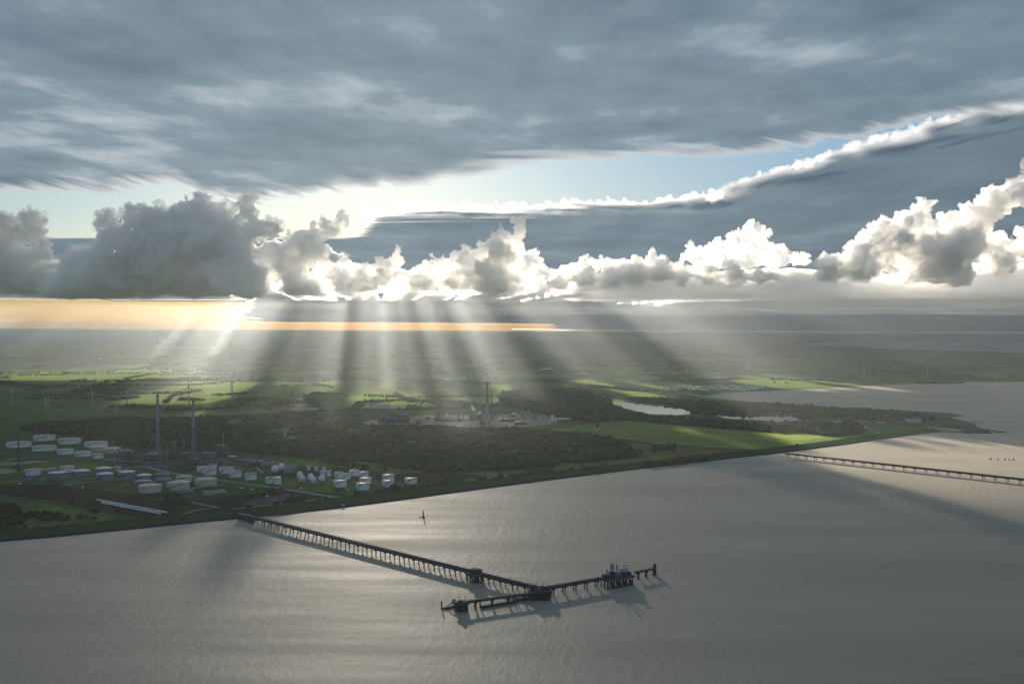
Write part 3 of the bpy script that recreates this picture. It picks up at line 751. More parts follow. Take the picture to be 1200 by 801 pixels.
def wood(px, spacing, rad, hgt, seed, gap=0.0, gsize=120, mat=None, name='woodland', lobes=1, ico=None, edge=6):
    rs = np.random.RandomState(seed)
    poly = [G(x, y, ZL) for x, y in px]
    lo = np.array([min(p.x for p in poly), min(p.y for p in poly)]); hi = np.array([max(p.x for p in poly), max(p.y for p in poly)])
    n = int((hi - lo).prod() / spacing ** 2)
    P = np.column_stack([rs.uniform(lo[0], hi[0], n), rs.uniform(lo[1], hi[1], n), np.full(n, ZL - 0.4)])
    wob = np.column_stack([fbm(P / 60, 3, seed + 1), fbm(P / 60, 3, seed + 2)]) * 28
    P = P[inside(P[:, :2] + wob, poly)]
    if gap > 0:
        g = fbm(np.column_stack([P[:, 0] / gsize, P[:, 1] / gsize * 0.7, P[:, 2] * 0]), 3, seed + 3) + rs.uniform(-.15, .15, len(P))
        P = P[g > np.interp(gap, [0, 0.5, 1], [-0.6, 0.0, 0.6])]
    r = rad * rs.lognormal(0, 0.28, len(P)); h = hgt * rs.uniform(0.7, 1.25, len(P)) * (r / rad) ** 0.5
    V, F = crowns(P, r, h, rs, ico, lobes)
    o = mesh_np(name, V, F, mat or M_LEAF)
    return tag(o, kind='stuff')
W_MAIN_L = [(36, 498), (62, 496), (92, 494.5), (120, 492), (150, 490), (190, 493), (240, 490), (262, 490), (275, 520), (262, 529), (200, 527), (150, 523), (118, 518), (96, 512), (60, 508), (30, 505)]
W_MAIN_C = [(262, 490), (300, 486), (340, 484), (372, 486), (405, 490), (430, 495), (440, 512), (400, 518), (330, 522), (275, 520)]
W_MAIN_R = [(430, 499), (500, 500), (560, 502), (615, 504), (650, 507), (690, 511), (718, 516), (735, 524), (752, 531), (740, 537), (690, 541), (640, 546), (560, 553), (520, 552), (470, 548), (430, 541), (380, 540), (330, 534), (275, 530), (275, 520), (330, 522), (400, 518), (440, 512)]
wood(W_MAIN_L, 9.5, 6.2, 11, 101, gap=0.12, lobes=2)
wood(W_MAIN_C, 10.5, 6.0, 9.5, 102, gap=0.34, mat=M_LEAF_PALE, lobes=1)
wood(W_MAIN_R, 9.0, 6.0, 10.5, 103, gap=0.16, lobes=1)
wood([(590, 460), (640, 455), (690, 458), (715, 465), (714, 475), (735, 484), (760, 489), (800, 492), (840, 495), (900, 497.5), (960, 497), (1003, 499), (1012, 501), (1010, 509), (985, 511), (930, 507.5), (860, 503), (800, 498), (735, 492), (690, 495.5), (655, 490), (625, 484), (585, 474)], 11, 7.2, 13, 104, gap=0.08)
wood([(735, 468), (770, 467), (830, 472), (880, 473), (940, 477), (990, 480), (1050, 483.5), (1085, 488), (1096, 490.5), (1088, 494), (1050, 493), (1000, 491), (960, 488), (946, 486), (900, 484), (880, 487), (850, 484.5), (822, 483), (800, 477), (770, 474)], 11, 7, 12, 105, gap=0.2)
wood([(808, 482), (818, 481), (836, 484), (835, 486.5), (818, 486)], 9, 6, 11, 106)
wood([(936, 487), (950, 486.5), (952, 490), (940, 490.5)], 9, 5, 9, 107)
wood([(400, 586), (412, 579), (440, 578), (462, 575), (500, 570), (530, 566), (600, 558), (680, 550), (720, 546), (690, 552), (620, 560), (540, 570), (500, 575), (450, 581)], 8.5, 5.4, 9, 108, gap=0.3, gsize=45, lobes=2)
wood([(755, 543), (790, 540), (830, 536), (848, 535), (835, 538), (800, 543), (762, 547)], 8.5, 5.2, 8, 109, gap=0.15, lobes=2)
wood([(-60, 600), (0, 596), (12, 592), (26, 592), (36, 598), (58, 602), (78, 607), (84, 612), (66, 610), (40, 608), (22, 607), (18, 614), (0, 620), (-60, 626)], 8.5, 5.5, 9, 110, gap=0.1, lobes=2)
wood([(320, 590), (338, 585), (352, 584), (358, 587), (340, 591), (322, 592.5)], 7, 5, 8, 111, lobes=2)
wood([(295, 583), (320, 578), (330, 576), (334, 579), (312, 582)], 7, 4.5, 7, 112, gap=0.2, lobes=2)
wood([(193, 588), (200, 583), (214, 584), (226, 588), (225, 591), (205, 591)], 7, 5, 8.5, 113, lobes=2)
wood([(96, 603), (104, 601), (116, 606), (112, 608)], 7, 4, 5, 114, lobes=2)
wood([(100, 596), (115, 597), (130, 600), (118, 600.5)], 7, 3.5, 4.5, 115, lobes=2)
wood([(380, 541), (400, 541), (440, 548), (420, 550), (390, 546)], 8, 5, 8, 116, gap=0.1, lobes=2)
wood([(480, 549), (500, 546), (530, 550), (540, 556), (510, 554)], 8, 5, 8, 117, gap=0.1, lobes=2)
wood([(300, 576), (318, 573), (330, 573.5), (318, 577)], 7, 4, 6, 118, gap=0.2, lobes=2)
# mid-distance belts and copses
MID = [(0, 447, 28, 452, 20), (20, 452, 58, 453, 20), (82, 447, 112, 446.5, 14), (84, 459, 138, 458, 26), (92, 467, 128, 466, 14), (125, 469, 160, 466, 18), (128, 477.5, 165, 476, 30), (152, 480, 186, 477, 26), (186, 481, 236, 480, 26),
       (210, 468, 238, 469, 24), (172, 444, 198, 446, 14), (255, 463, 292, 461, 16), (280, 470, 318, 467, 40), (318, 474, 365, 470, 46), (360, 468, 370, 460, 16), (240, 480, 280, 478, 12), (300, 478, 340, 477, 14),
       (376, 482, 420, 480, 24), (420, 472, 480, 468, 22), (480, 470, 560, 473, 34), (470, 480, 560, 478, 20), (560, 476, 640, 476, 30), (372, 463, 400, 461, 14), (430, 464, 470, 465, 16), (380, 488, 425, 487, 20), (480, 476, 500, 476, 12),
       (500, 446, 590, 450, 60), (590, 446, 660, 448, 40), (640, 434, 700, 436, 24), (700, 430, 760, 428, 20), (750, 447, 790, 446, 28), (812, 446, 868, 444, 30), (760, 440, 800, 441, 18), (690, 452, 760, 459, 40),
       (900, 437, 950, 438, 16), (960, 443, 1000, 441, 14), (880, 430, 930, 432, 16), (1060, 436, 1120, 438, 18), (560, 432, 640, 430, 20), (380, 445, 440, 443, 16), (300, 446, 350, 444, 14), (240, 450, 262, 449, 10)]
rs = np.random.RandomState(77)
def belts():
    Ps, Rs, Hs = [], [], []
    for (x0, y0, x1, y1, w) in MID:
        a, b = G(x0, y0, ZL), G(x1, y1, ZL); L_ = (b - a).length
        n = int(L_ * w * 1.6 / 90)
        t = rs.uniform(0, 1, n)
        taper = np.sqrt(np.clip(4 * t * (1 - t), 0.05, 1))
        P = np.outer(1 - t, a[:]) + np.outer(t, b[:]); P[:, 1] += rs.normal(0, 1, n) * w * taper; P[:, 0] += rs.normal(0, 10, n)
        P[:, 2] = ZL - 0.4; Ps.append(P); Rs.append(6.5 * rs.lognormal(0, 0.25, n)); Hs.append(rs.uniform(8, 14, n))
    for k in range(420):
        d = rs.uniform(3800, 15000) if k % 3 else rs.uniform(5500, 21000)
        x = rs.uniform(-0.56, 0.56) * d; y = d
        if x / d > 0.1 and d < 6800 - 2200 * (x / d): continue
        if x / d > 0.27 and d > 13000: continue
        L_ = rs.uniform(60, 700) * (0.6 + d / 12000); a = R(17 if rs.rand() < 0.55 else 100) + rs.normal(0, 0.12)
        n = int(L_ / 7.5 * (1 + rs.rand())); t = rs.uniform(-.5, .5, n) * L_
        wd = rs.choice([3, 5, 25])
        P = np.column_stack([x + np.cos(a) * t + rs.normal(0, wd, n), y + np.sin(a) * t + rs.normal(0, wd, n), np.full(n, ZL - 0.4)])
        Ps.append(P); Rs.append(np.full(n, 6.0) * rs.lognormal(0, .3, n)); Hs.append(rs.uniform(6, 13, n))
    V, F = crowns(np.concatenate(Ps), np.concatenate(Rs), np.concatenate(Hs), rs)
    tag(mesh_np('woodland', V, F, M_LEAF), kind='stuff')
belts()
# single trees and bushes near the dike: trunk and crown each
def tree(px, py, h, r, label, seed, group=None):
    rs2 = np.random.RandomState(seed)
    p = G(px, py, ZL)
    t = empty('tree', p); tag(t, label, 'tree', group)
    V = []; k = 8
    for z, q in ((-0.3, .45), (h * .25, .3), (h * .55, .18)):
        V += [(q * math.cos(2 * math.pi * i / k), q * math.sin(2 * math.pi * i / k), z) for i in range(k)]
    F = [(j * k + i, j * k + (i + 1) % k, (j + 1) * k + (i + 1) % k, (j + 1) * k + i) for j in range(2) for i in range(k)]
    mesh_np('trunk', V, np.array(F), M_BARK, t)
    n = 26
    u = rs2.normal(0, 1, (n, 3)); u /= np.linalg.norm(u, axis=1)[:, None]
    c = u * np.array([r * .62, r * .62, h * .3]) * rs2.uniform(0.3, 1, (n, 1)); c[:, 2] += h * .48
    Vs, Fs = crowns(c, np.full(n, r * 0.42), np.full(n, r * 0.7), rs2, ICO1)
    mesh_np('crown', Vs, Fs, M_LEAF, t)
tree(37, 583.5, 7, 5, 'small round bush beside the straight grey green road at far left', 1)
tree(84, 592.5, 10, 6.5, 'dark round tree above the middle of the straight grey green road at left', 2)
tree(138, 602, 8, 6, 'dark round tree on the straight grey green road just below the goods wagons', 3)
tree(29, 621, 9, 4, 'lone upright bush on the grass just behind the dike at far left', 4)
tree(44, 621.5, 5, 6, 'low spreading bush behind the dike right of the lone upright bush', 5)
tree(73, 609.5, 12, 5.5, 'taller tree at the right end of the dark thicket beside the tan field', 6)
tree(155, 604, 5, 5, 'low bush below the right end of the goods wagons', 7)
tree(462, 575.5, 15, 8.5, 'big round dark tree just below the two stacked white tanks at the dike', 8)
tree(468, 575.5, 11, 4, 'slim pointed tree immediately right of the big round dark tree by the dike', 9)
tree(259, 592, 10, 5, 'left tree of the pair standing on brown grass right of the pipe shed', 10)
tree(266, 590.5, 9, 5, 'right tree of the pair standing on brown grass right of the pipe shed', 11)
tree(293, 597, 7, 7, 'wide dark bush beside the pale road just above the jetty root', 12)
tree(374, 587.5, 6, 5, 'left bush of two below the end of the pale tank farm road', 13)
tree(381, 586.5, 6, 5, 'right bush of two below the end of the pale tank farm road', 14)
tree(700, 500.5, 12, 7, 'lone dark tree at the left end of the bright green meadow', 15)
tree(451, 552, 8, 6, 'small dark round tree on the grass above the pair of white tanks', 16)
tree(934, 522.5, 6, 6, 'small dark bush on the meadow edge above the distant jetty root', 17)
tree(1025, 497.5, 8, 6, 'dark tree beside the low houses on the headland', 18)
# ---------------------------------------------------------------- built things
class MB:
    def __init__(s): s.v, s.f = [], []
    def add(s, V, F):
        o = len(s.v); s.v += [tuple(v) for v in V]; s.f += [tuple(i + o for i in f) for f in F]; return s
    def box(s, c, d, rz=0.0):
        x, y, z = d[0] / 2, d[1] / 2, d[2] / 2; ca, sa = math.cos(rz), math.sin(rz)
        V = [(c[0] + ca * i * x - sa * j * y, c[1] + sa * i * x + ca * j * y, c[2] + k * z) for k in (-1, 1) for j in (-1, 1) for i in (-1, 1)]
        return s.add(V, [(0, 2, 3, 1), (4, 5, 7, 6), (0, 1, 5, 4), (1, 3, 7, 5), (3, 2, 6, 7), (2, 0, 4, 6)])
    def lathe(s, c, prof, n=16, caps=True):
        """prof: (radius, z) pairs from bottom to top"""
        V, F = [], []
        for r, z in prof: V += [(c[0] + r * math.cos(2 * math.pi * i / n), c[1] + r * math.sin(2 * math.pi * i / n), c[2] + z) for i in range(n)]
        for j in range(len(prof) - 1): F += [(j * n + i, j * n + (i + 1) % n, (j + 1) * n + (i + 1) % n, (j + 1) * n + i) for i in range(n)]
        if caps: F += [tuple(range(n))[::-1], tuple(range((len(prof) - 1) * n, len(prof) * n))]
        return s.add(V, F)
    def tube(s, a, b, r, n=6, r2=None):
        a, b = Vector(a), Vector(b); d = (b - a).normalized(); u = d.cross(Vector((0, 0, 1)) if abs(d.z) < .9 else Vector((1, 0, 0))).normalized(); w = d.cross(u)
        r2 = r if r2 is None else r2; V = []
        for p, q in ((a, r), (b, r2)): V += [p + (u * math.cos(2 * math.pi * i / n) + w * math.sin(2 * math.pi * i / n)) * q for i in range(n)]
        return s.add(V, [(i, (i + 1) % n, n + (i + 1) % n, n + i) for i in range(n)] + [tuple(range(n))[::-1], tuple(range(n, 2 * n))])
    def build(s, name, mat, parent=None, smooth=False):
        by = {}
        for f in s.f: by.setdefault(len(f), []).append(f)
        return mesh_np(name, s.v, [np.array(q) for q in by.values()], mat, parent, smooth)
def P(name, **k): return principled(name, **k)
M_WHITE = P('white_tank_paint', color=(0.80, 0.775, 0.72), rough=.55, var=.10, scale=.12)
M_ROOFW = P('pale_tank_roof', color=(0.80, 0.77, 0.72), rough=.5, var=.12, scale=.1)
M_GREY = P('grey_tank_paint', color=(0.20, 0.225, 0.25), rough=.6, var=.12, scale=.12)
M_CREAM = P('cream_tank_paint', color=(0.62, 0.53, 0.40), rough=.6, var=.10, scale=.12)
M_DARKST = P('dark_steel', color=(0.045, 0.05, 0.058), rough=.6, var=.2, scale=.3)
M_STEEL = P('grey_steel', color=(0.17, 0.175, 0.175), rough=.6, var=.25, scale=.15)
M_RUST = P('rusty_steel', color=(0.13, 0.10, 0.082), rough=.8, var=.35, scale=.2)
M_CONC = P('weathered_concrete', color=(0.25, 0.245, 0.23), rough=.9, var=.2, scale=.15)
M_DCONC = P('dark_stained_concrete', color=(0.095, 0.083, 0.072), rough=.9, var=.3, scale=.15)
M_CHIM = P('chimney_concrete', color=(0.27, 0.30, 0.32), rough=.9, var=.10, scale=.05)
M_CHIMD = P('chimney_lower_concrete', color=(0.155, 0.18, 0.205), rough=.9, var=.10, scale=.05)
M_SOOT = P('soot_black', color=(0.03, 0.028, 0.026), rough=.9)
M_TURB = P('turbine_white', color=(0.42, 0.43, 0.43), rough=.5, var=.04)
M_JET = P('jetty_concrete', color=(0.045, 0.050, 0.056), rough=.9, var=.3, scale=.15)
M_DECK = P('jetty_deck', color=(0.062, 0.068, 0.074), rough=.9, var=.25, scale=.1)
M_PILE = P('tarred_pile', color=(0.030, 0.032, 0.034), rough=.8, var=.3, scale=.4)
M_WALLW = P('white_render', color=(0.74, 0.71, 0.64), rough=.9, var=.08)
M_BRICK = P('dark_red_brick', color=(0.20, 0.075, 0.05), rough=.9, var=.2)
M_ROOFR = P('red_tile', color=(0.24, 0.08, 0.05), rough=.9, var=.2)
M_ROOFG = P('grey_roof', color=(0.13, 0.13, 0.13), rough=.85, var=.2)
M_CLAD = P('dark_cladding', color=(0.06, 0.063, 0.075), rough=.7, var=.2, scale=.1)
M_BLUE = P('pale_blue_cladding', color=(0.33, 0.40, 0.46), rough=.6, var=.1)
M_ORANGE = P('orange_paint', color=(0.75, 0.26, 0.05), rough=.6)
M_RED = P('faded_red_paint', color=(0.42, 0.11, 0.08), rough=.7)
M_GLASS = P('window_glass', color=(0.03, 0.035, 0.04), rough=.15, spec=.6)
M_RUBBER = P('black_rubber', color=(0.02, 0.02, 0.02), rough=.9)
GREF = {}
def mpp(px, py): return G(px, py, ZL).y / FPX * 1.0

# ---- storage tanks: (centre x, base y, width px, height px, kind, label)
TANKS = [
 (46.3, 516.5, 24, 6.6, 'w', 'farthest white open-topped tank at far left, just under the dark wood'),
 (15.3, 524.4, 27, 6.8, 'w', 'wide white open-topped tank at the left frame edge behind the thin dark mast'),
 (75.7, 520.3, 25.5, 6.6, 'w', 'wide white open-topped tank directly below the dark wood, third in the back row'),
 (45.5, 528.6, 27, 6.4, 'w', 'widest white open-topped tank, nearest above the silver ponds'),
 (107, 524.2, 26, 6.8, 'w', 'white open-topped tank partly hidden behind the left cream domed tank'),
 (112.2, 529.2, 18.5, 6.2, 'c', 'cream domed tank in front of a white tank left of the refinery'),
 (127.7, 531.2, 19, 6.3, 'c', 'cream domed tank touching the left edge of the refinery plant'),
 (143, 534, 17, 7, 'g', 'dull grey tank hard against the left end of the refinery plant'),
 (72.4, 532.6, 18, 6.6, 'w', 'medium white tank standing between the widest white tank and its smaller twin'),
 (93.4, 535.2, 18.2, 6.4, 'w', 'medium white tank immediately left of the smallest white tank'),
 (112, 537.4, 12, 6.6, 'w', 'smallest white tank of the upper group, below the left cream dome'),
 (34.4, 557, 17, 7.6, 'w', 'tall white tank standing at the end of the silver pond in front of the water'),
 (74.8, 553.6, 16, 7.8, 'w', 'tall white tank at the right tip of the narrow silver pond'),
 (62.3, 561.2, 20.4, 8, 'd', 'grey tank with white dome, leftmost of the domed grey row'),
 (90.3, 558.6, 19.4, 7.6, 'd', 'grey tank with white dome, right of the tall white tank at the pond tip'),
 (117.7, 555, 19, 7, 'd', 'grey tank with white dome, rear of the overlapping pair left of the small cream tank'),
 (119, 562.2, 19.4, 7.8, 'd', 'grey tank with white dome, front of the overlapping pair left of the small cream tank'),
 (135.4, 552.2, 8.8, 6.2, 'c', 'tiny cream tank, smallest of all the cream ones'),
 (144.7, 559.8, 19, 7.6, 'd', 'grey tank with white dome directly below the tiny cream tank'),
 (165.5, 563, 17, 7, 'd', 'grey tank with bright white dome behind a plain grey tank'),
 (163.2, 569.8, 19, 7, 'g', 'plain grey tank just behind the leftmost big cream dome'),
 (187, 561, 17.5, 6.6, 'g', 'plain grey tank, rear one of the pair left of the small rear cream dome'),
 (188.3, 567.8, 19, 7.2, 'g', 'plain grey tank, front one of the pair behind the middle big cream dome'),
 (212.4, 564.6, 18.7, 7, 'c', 'medium cream domed tank, behind and between the two right big cream domes'),
 (170.7, 577.6, 26.5, 9, 'c', 'big cream domed tank, leftmost and nearest of the three largest cream tanks'),
 (204.7, 573.9, 25.7, 9, 'c', 'big cream domed tank, middle of the three largest cream tanks'),
 (237.5, 569.9, 25, 9, 'c', 'big cream domed tank, rightmost of the three largest cream tanks'),
 (238, 553.6, 20, 7.2, 'w', 'white open-topped tank overlapped by another just below the right tall chimney'),
 (243.6, 556.6, 15.3, 7.8, 'w', 'white tank in front, overlapping its neighbour below the right tall chimney'),
 (248.7, 548, 8.5, 4.4, 'w', 'little white tank peeping out behind the overlapping pair below the right chimney'),
 (263, 554.6, 16.8, 7.6, 'w', 'white open-topped tank with a dark stair right of the overlapping pair'),
 (273.7, 559.2, 14.5, 7.9, 'w', 'white tank with a dark rim overlapping the right end of a wider one'),
 (291.8, 562.2, 14, 8, 'w', 'white tank standing alone left of the domed white tank pair'),
 (315.4, 566.5, 11.6, 7.6, 'w', 'white flat tank joined to a domed white one above the pale road'),
 (323.5, 567.2, 9.4, 8.8, 'wd', 'narrow white tank with pointed dome above the pale road'),
 (361, 550.9, 4.6, 5.2, 'w', 'tiny white tank, left of two above the front group of white spheres'),
 (370, 552.1, 4.7, 5.4, 'w', 'tiny white tank, right of two above the front group of white spheres'),
 (378.8, 551.8, 4.6, 4.4, 'w', 'tiny white tank poking out behind the two small upright tanks'),
 (377.2, 558.2, 6, 6.6, 'w', 'small upright white tank directly behind the rightmost white sphere'),
 (384.1, 558, 6.2, 7, 'w', 'small upright white tank right of the rightmost white sphere'),
 (396, 560.5, 9.6, 7.6, 'w', 'white tank above the large one, left half of an overlapping pair'),
 (405.2, 561.6, 9.6, 7.2, 'w', 'white tank above the large one, right half of an overlapping pair'),
 (413.8, 557.9, 11, 7.6, 'w', 'white tank with dark diagonal stair at the top of the right tank cluster'),
 (425.3, 559.5, 11.5, 7.3, 'w', 'white tank with dark stair, rearmost in the stack of three'),
 (427.2, 566.5, 14.2, 7.2, 'w', 'white tank in the middle of the stack of three'),
 (397.2, 570.8, 15.4, 8.6, 'w', 'large white tank with dark rim in front of the overlapping pair'),
 (424, 574.1, 15.8, 8.8, 'w', 'large white tank nearest the dike, front of the stack of three'),
 (454, 563.2, 14, 7.7, 'w', 'upper white tank of the pair stacked above the big round tree'),
 (453.8, 570.1, 14.2, 7.9, 'w', 'lower white tank of the pair stacked above the big round tree'),
 (480.5, 567.2, 14.6, 7.6, 'w', 'white tank farthest right, alone beside the dike trees'),
]
def tank(cx, by, w, h, kind, label, seed):
    g = G(cx, by, ZL); s = g.y / FPX; r = w * s / 2; H = h * s * 1.0
    c = Vector((g.x, g.y + r, ZL))
    wall = H - 2.0 * r * (CAM_Z / g.y) * 0.5 if kind in ('w', 'g') else H * 0.82     # the visible ellipse takes part of the height
    wall = max(wall, H * 0.72)
    t = empty('storage_tank', c); tag(t, label, 'tank', 'storage tanks of the tank farm')
    mw = {'w': M_WHITE, 'wd': M_WHITE, 'g': M_GREY, 'd': M_GREY, 'c': M_CREAM}[kind]
    m = MB()
    n = 40
    m.lathe((0, 0, 0), [(r, -0.5), (r, wall)], n, caps=False); m.build('shell', mw, t, True)
    m = MB(); m.lathe((0, 0, 0), [(r + .05, wall - .7), (r + .7, wall - .6), (r + .7, wall - .35), (r + .05, wall - .3)], n, caps=False); m.build('wind_girder', M_STEEL if kind != 'c' else M_CREAM, t)
    m = MB()
    if kind == 'w':
        m.lathe((0, 0, 0), [(r - .15, wall - 0.07 * wall), (r * .5, wall - 0.08 * wall), (.1, wall - 0.08 * wall)], n); m.build('floating_roof', M_ROOFW, t)
        m = MB(); m.lathe((0, 0, 0), [(r - .25, wall + .02), (r - .25, wall + .25), (r + .25, wall + .25), (r + .25, wall + .02)], n, caps=False); m.build('rim', M_ROOFW, t)
        m = MB(); m.tube((r * .85, -r * .3, wall + .4), (-r * .1, 0, wall * .93), .35); m.build('roof_ladder', M_STEEL, t)
    else:
        dome = {'g': .10, 'd': .16, 'c': .16, 'wd': .28}[kind] * r
        m.lathe((0, 0, wall), [(r * 1.01, 0), (r * .85, dome * .3), (r * .6, dome * .66), (r * .3, dome * .92), (.4, dome), (.4, dome + 1.2)], n); m.build('dome_roof', M_GREY if kind == 'g' else M_CREAM if kind == 'c' else M_ROOFW, t, True)
    # stair winding up the shell
    rng = random.Random(seed); a0 = R(-90 - 62 + rng.uniform(-10, 10)); sp = R(rng.uniform(70, 95)); V, F = [], []
    for k in range(17):
        a = a0 + sp * k / 16; z = wall * k / 16
        for q in (.06, .95):
            for dz in (0, 1.1): V.append(((r + q) * math.cos(a), (r + q) * math.sin(a), z + dz))
    for k in range(16):
        o = 4 * k; F += [(o + 2, o + 3, o + 7, o + 6), (o, o + 4, o + 5, o + 1), (o, o + 2, o + 6, o + 4), (o + 1, o + 5, o + 7, o + 3)]
    MB().add(V, F).build('stair', M_DARKST if kind != 'c' else M_RUST, t)
for k, a in enumerate(TANKS): tank(*a, 500 + k)

# ---- spherical gas tanks
SPHERES = [(321, 555, 4.3, 'bright white gas sphere on legs, front left of the upper four'), (328.6, 551.6, 3.8, 'bright white gas sphere on legs, rear left of the upper four'),
           (336.2, 555.7, 4.2, 'dull grey white gas sphere on legs, front right of the upper four'), (342.4, 553.8, 4.2, 'dull grey white gas sphere on legs, rear right of the upper four'),
           (350.4, 560.6, 3.6, 'white gas sphere on legs, rear one of the lower left pair'), (352.8, 565, 3.8, 'white gas sphere on legs, front one of the lower left pair'),
           (363.2, 562.6, 3.5, 'white gas sphere on legs, rear one of the lower middle pair'), (365.8, 566.9, 3.9, 'white gas sphere on legs, front one of the lower middle pair'),
           (376.4, 565.4, 3.8, 'white gas sphere on legs standing single at the right of the lower five')]
def sphere_tank(cx, by, rp, label, grey=False, legs=9, cat='tank', group='spherical gas tanks'):
    g = G(cx, by, ZL); r = rp * g.y / FPX; c = Vector((g.x, g.y + r, ZL))
    t = empty('gas_sphere', c); tag(t, label, cat, group)
    iv, jf = ICO2; zc = r * 1.28
    mesh_np('ball', iv * r + np.array([0, 0, zc]), jf, M_GREY if grey == 2 else M_CONC if grey else M_WHITE, t, True)
    for k in range(legs):
        a = 2 * math.pi * k / legs + .2
        MB().tube((r * .96 * math.cos(a), r * .96 * math.sin(a), -.3), (r * .96 * math.cos(a), r * .96 * math.sin(a), zc), .38).build('leg', M_WHITE, t)
    m = MB(); m.box((0, 0, zc + r + .3), (2.4, 2.4, .9)); m.tube((0, 0, zc + r), (r * 1.05, -r * .1, zc * .1), .3); m.build('top_stair', M_STEEL, t)
for s in SPHERES: sphere_tank(*s, grey='dull' in s[3])

# ---- chimneys
def chimney(cx, by, ty, wb, wt, label, band=0.55, lattice=False, mat=None, matd=None):
    g = G(cx, by, ZL); s = g.y / FPX; H = (by - ty) * s; rb, rt = wb * s / 2, wt * s / 2
    t = empty('chimney', g); tag(t, label, 'chimney')
    zb = H * band; rm = rb + (rt - rb) * band
    MB().lathe((0, 0, 0), [(rb * 1.05, -1), (rb, H * .05), (rm, zb)], 24, caps=False).build('lower_shaft', matd or M_CHIMD, t, True)
    MB().lathe((0, 0, 0), [(rm, zb), (rt, H * .965)], 24, caps=False).build('upper_shaft', mat or M_CHIM, t, True)
    MB().lathe((0, 0, 0), [(rt * 1.02, H * .965), (rt * 1.05, H), (rt * .75, H), (rt * .75, H * .97)], 24).build('sooty_top', M_SOOT, t)
    for q in (.33, .62, .9):
        r = rb + (rt - rb) * q
        MB().lathe((0, 0, H * q), [(r, -.3), (r + 1.2, -.2), (r + 1.2, .9), (r + 1.0, .9), (r + 1.0, .1), (r, .1)], 24, caps=False).build('gallery', M_STEEL, t)
    MB().tube((0, -rb - .3, 2), (0, -rt - .3, H * .96), .25).build('ladder', M_STEEL, t)
chimney(184.6, 531, 462, 4.6, 2.7, 'tall pale concrete chimney with darker lower half, left of the refinery pair')
chimney(226.4, 537, 468, 4.7, 2.8, 'tall pale concrete chimney with darker lower half, right of the refinery pair')
chimney(571, 498.5, 448, 3.3, 2.3, 'tall slim chimney of the distant power station, dark at its top', .5, mat=M_CHIMD, matd=M_CHIM)
chimney(576, 493, 462.4, 1.9, 1.7, 'short dark chimney standing behind the tall slim one', .5, mat=M_DCONC, matd=M_DCONC)
chimney(214.6, 529, 510, 3.6, 3.0, 'stout short brown chimney among the plant between the two tall ones', .5, mat=M_RUST, matd=M_RUST)

# ---- refinery: columns, furnaces, racks, drums
def column(cx, by, ty, w, label, group, mat=M_STEEL):
    g = G(cx, by, ZL); s = g.y / FPX; H = (by - ty) * s; r = w * s / 2
    t = empty('process_column', g); tag(t, label, 'column', group)
    MB().lathe((0, 0, 0), [(r * 1.25, -.5), (r * 1.2, H * .12), (r, H * .14), (r, H * .62), (r * .82, H * .66), (r * .82, H * .96), (r * .3, H)], 14).build('shell', mat, t, True)
    for q in (.3, .55, .8, .93):
        rr = r if q < .62 else r * .82
        MB().lathe((0, 0, H * q), [(rr, 0), (rr + 1.3, .05), (rr + 1.3, 1.1), (rr + 1.2, 1.1), (rr + 1.2, .2), (rr, .2)], 14, caps=False).build('platform', M_RUST, t)
    MB().tube((r + .5, -r * .3, 1), (r + .5, -r * .3, H * .98), .35).build('riser_pipe', M_STEEL, t)
COLS = [(146, 538, 526, 1.2), (151, 539, 527.5, 1), (134.5, 538, 529, 1.3), (140, 539, 526, 1), (158, 539, 529, .8), (165, 540, 527, 1.0), (172, 540, 529, .9), (178, 541, 526, 1), (189, 540, 522, 1.1), (195, 541, 520, 1.5), (199, 541, 524, 1.3), (204.5, 541, 523, 1.3),
        (209, 540, 527, 1), (219, 541, 528, 1.1), (222.5, 542, 526, .8), (231, 543, 527, 1), (236.5, 539, 528, 1.3), (240, 538, 526, .9), (244.5, 538, 529, 1), (248, 537, 526, 1.2), (266.5, 536, 527, .9), (155, 535, 526, .7), (162, 536, 528, .7), (213, 536, 527, .8)]
for k, (a, b, c, w) in enumerate(COLS):
    column(a, b, c, w, 'slim grey brown process column among the crowded refinery plant below the chimneys', 'process columns of the refinery', (M_STEEL, M_RUST, M_CONC)[k % 3])
def frame_block(name, cx, by, w, ty, dep, label, cat, mat, floors=4, mast=0):
    """open steel or concrete frame with floors, used for furnaces and process structures"""
    g = G(cx, by, ZL); s = g.y / FPX; W = w * s; H = (by - ty) * s; D = dep
    t = empty(name, g); tag(t, label, cat)
    m = MB()
    for i in np.linspace(-W / 2, W / 2, max(2, int(W / 9) + 1)):
        for j in (0, D): m.box((i, j, H / 2 - .3), (1.1, 1.1, H + .6))
    for z in np.linspace(H / 3, H, 3):
        for j in (0, D): m.box((0, j, z - .9), (W, .6, .6))
        for i in (-W / 2, W / 2): m.box((i, D / 2, z - .9), (.6, D, .6))
    m.build('frame', M_RUST, t)
    for k in range(1, floors + 1): MB().box((0, D / 2, H * k / floors - .25), (W + 1.4, D + 1.4, .5)).build('floor', M_STEEL, t)
    MB().box((0, D / 2 + 1, H * .42), (W * .78, D * .72, H * .8)).build('vessel_casing', mat, t)
    if mast: MB().tube((W * .4, D / 2, H), (W * .4, D / 2, H + mast), .5).build('mast', M_STEEL, t)
    return t
frame_block('furnace', 201.8, 541, 4.6, 519.5, 16, 'dark boxy tower with a hooded top between the tall chimneys', 'plant tower', M_DCONC, 6)
frame_block('process_structure', 258, 535, 10.5, 521.8, 24, 'large dark block shaped plant structure at the right end of the refinery', 'plant structure', M_CLAD, 5)
frame_block('process_structure', 150, 539, 7, 528.5, 18, 'rusty open plant frame at the left end of the refinery', 'plant structure', M_RUST, 4)
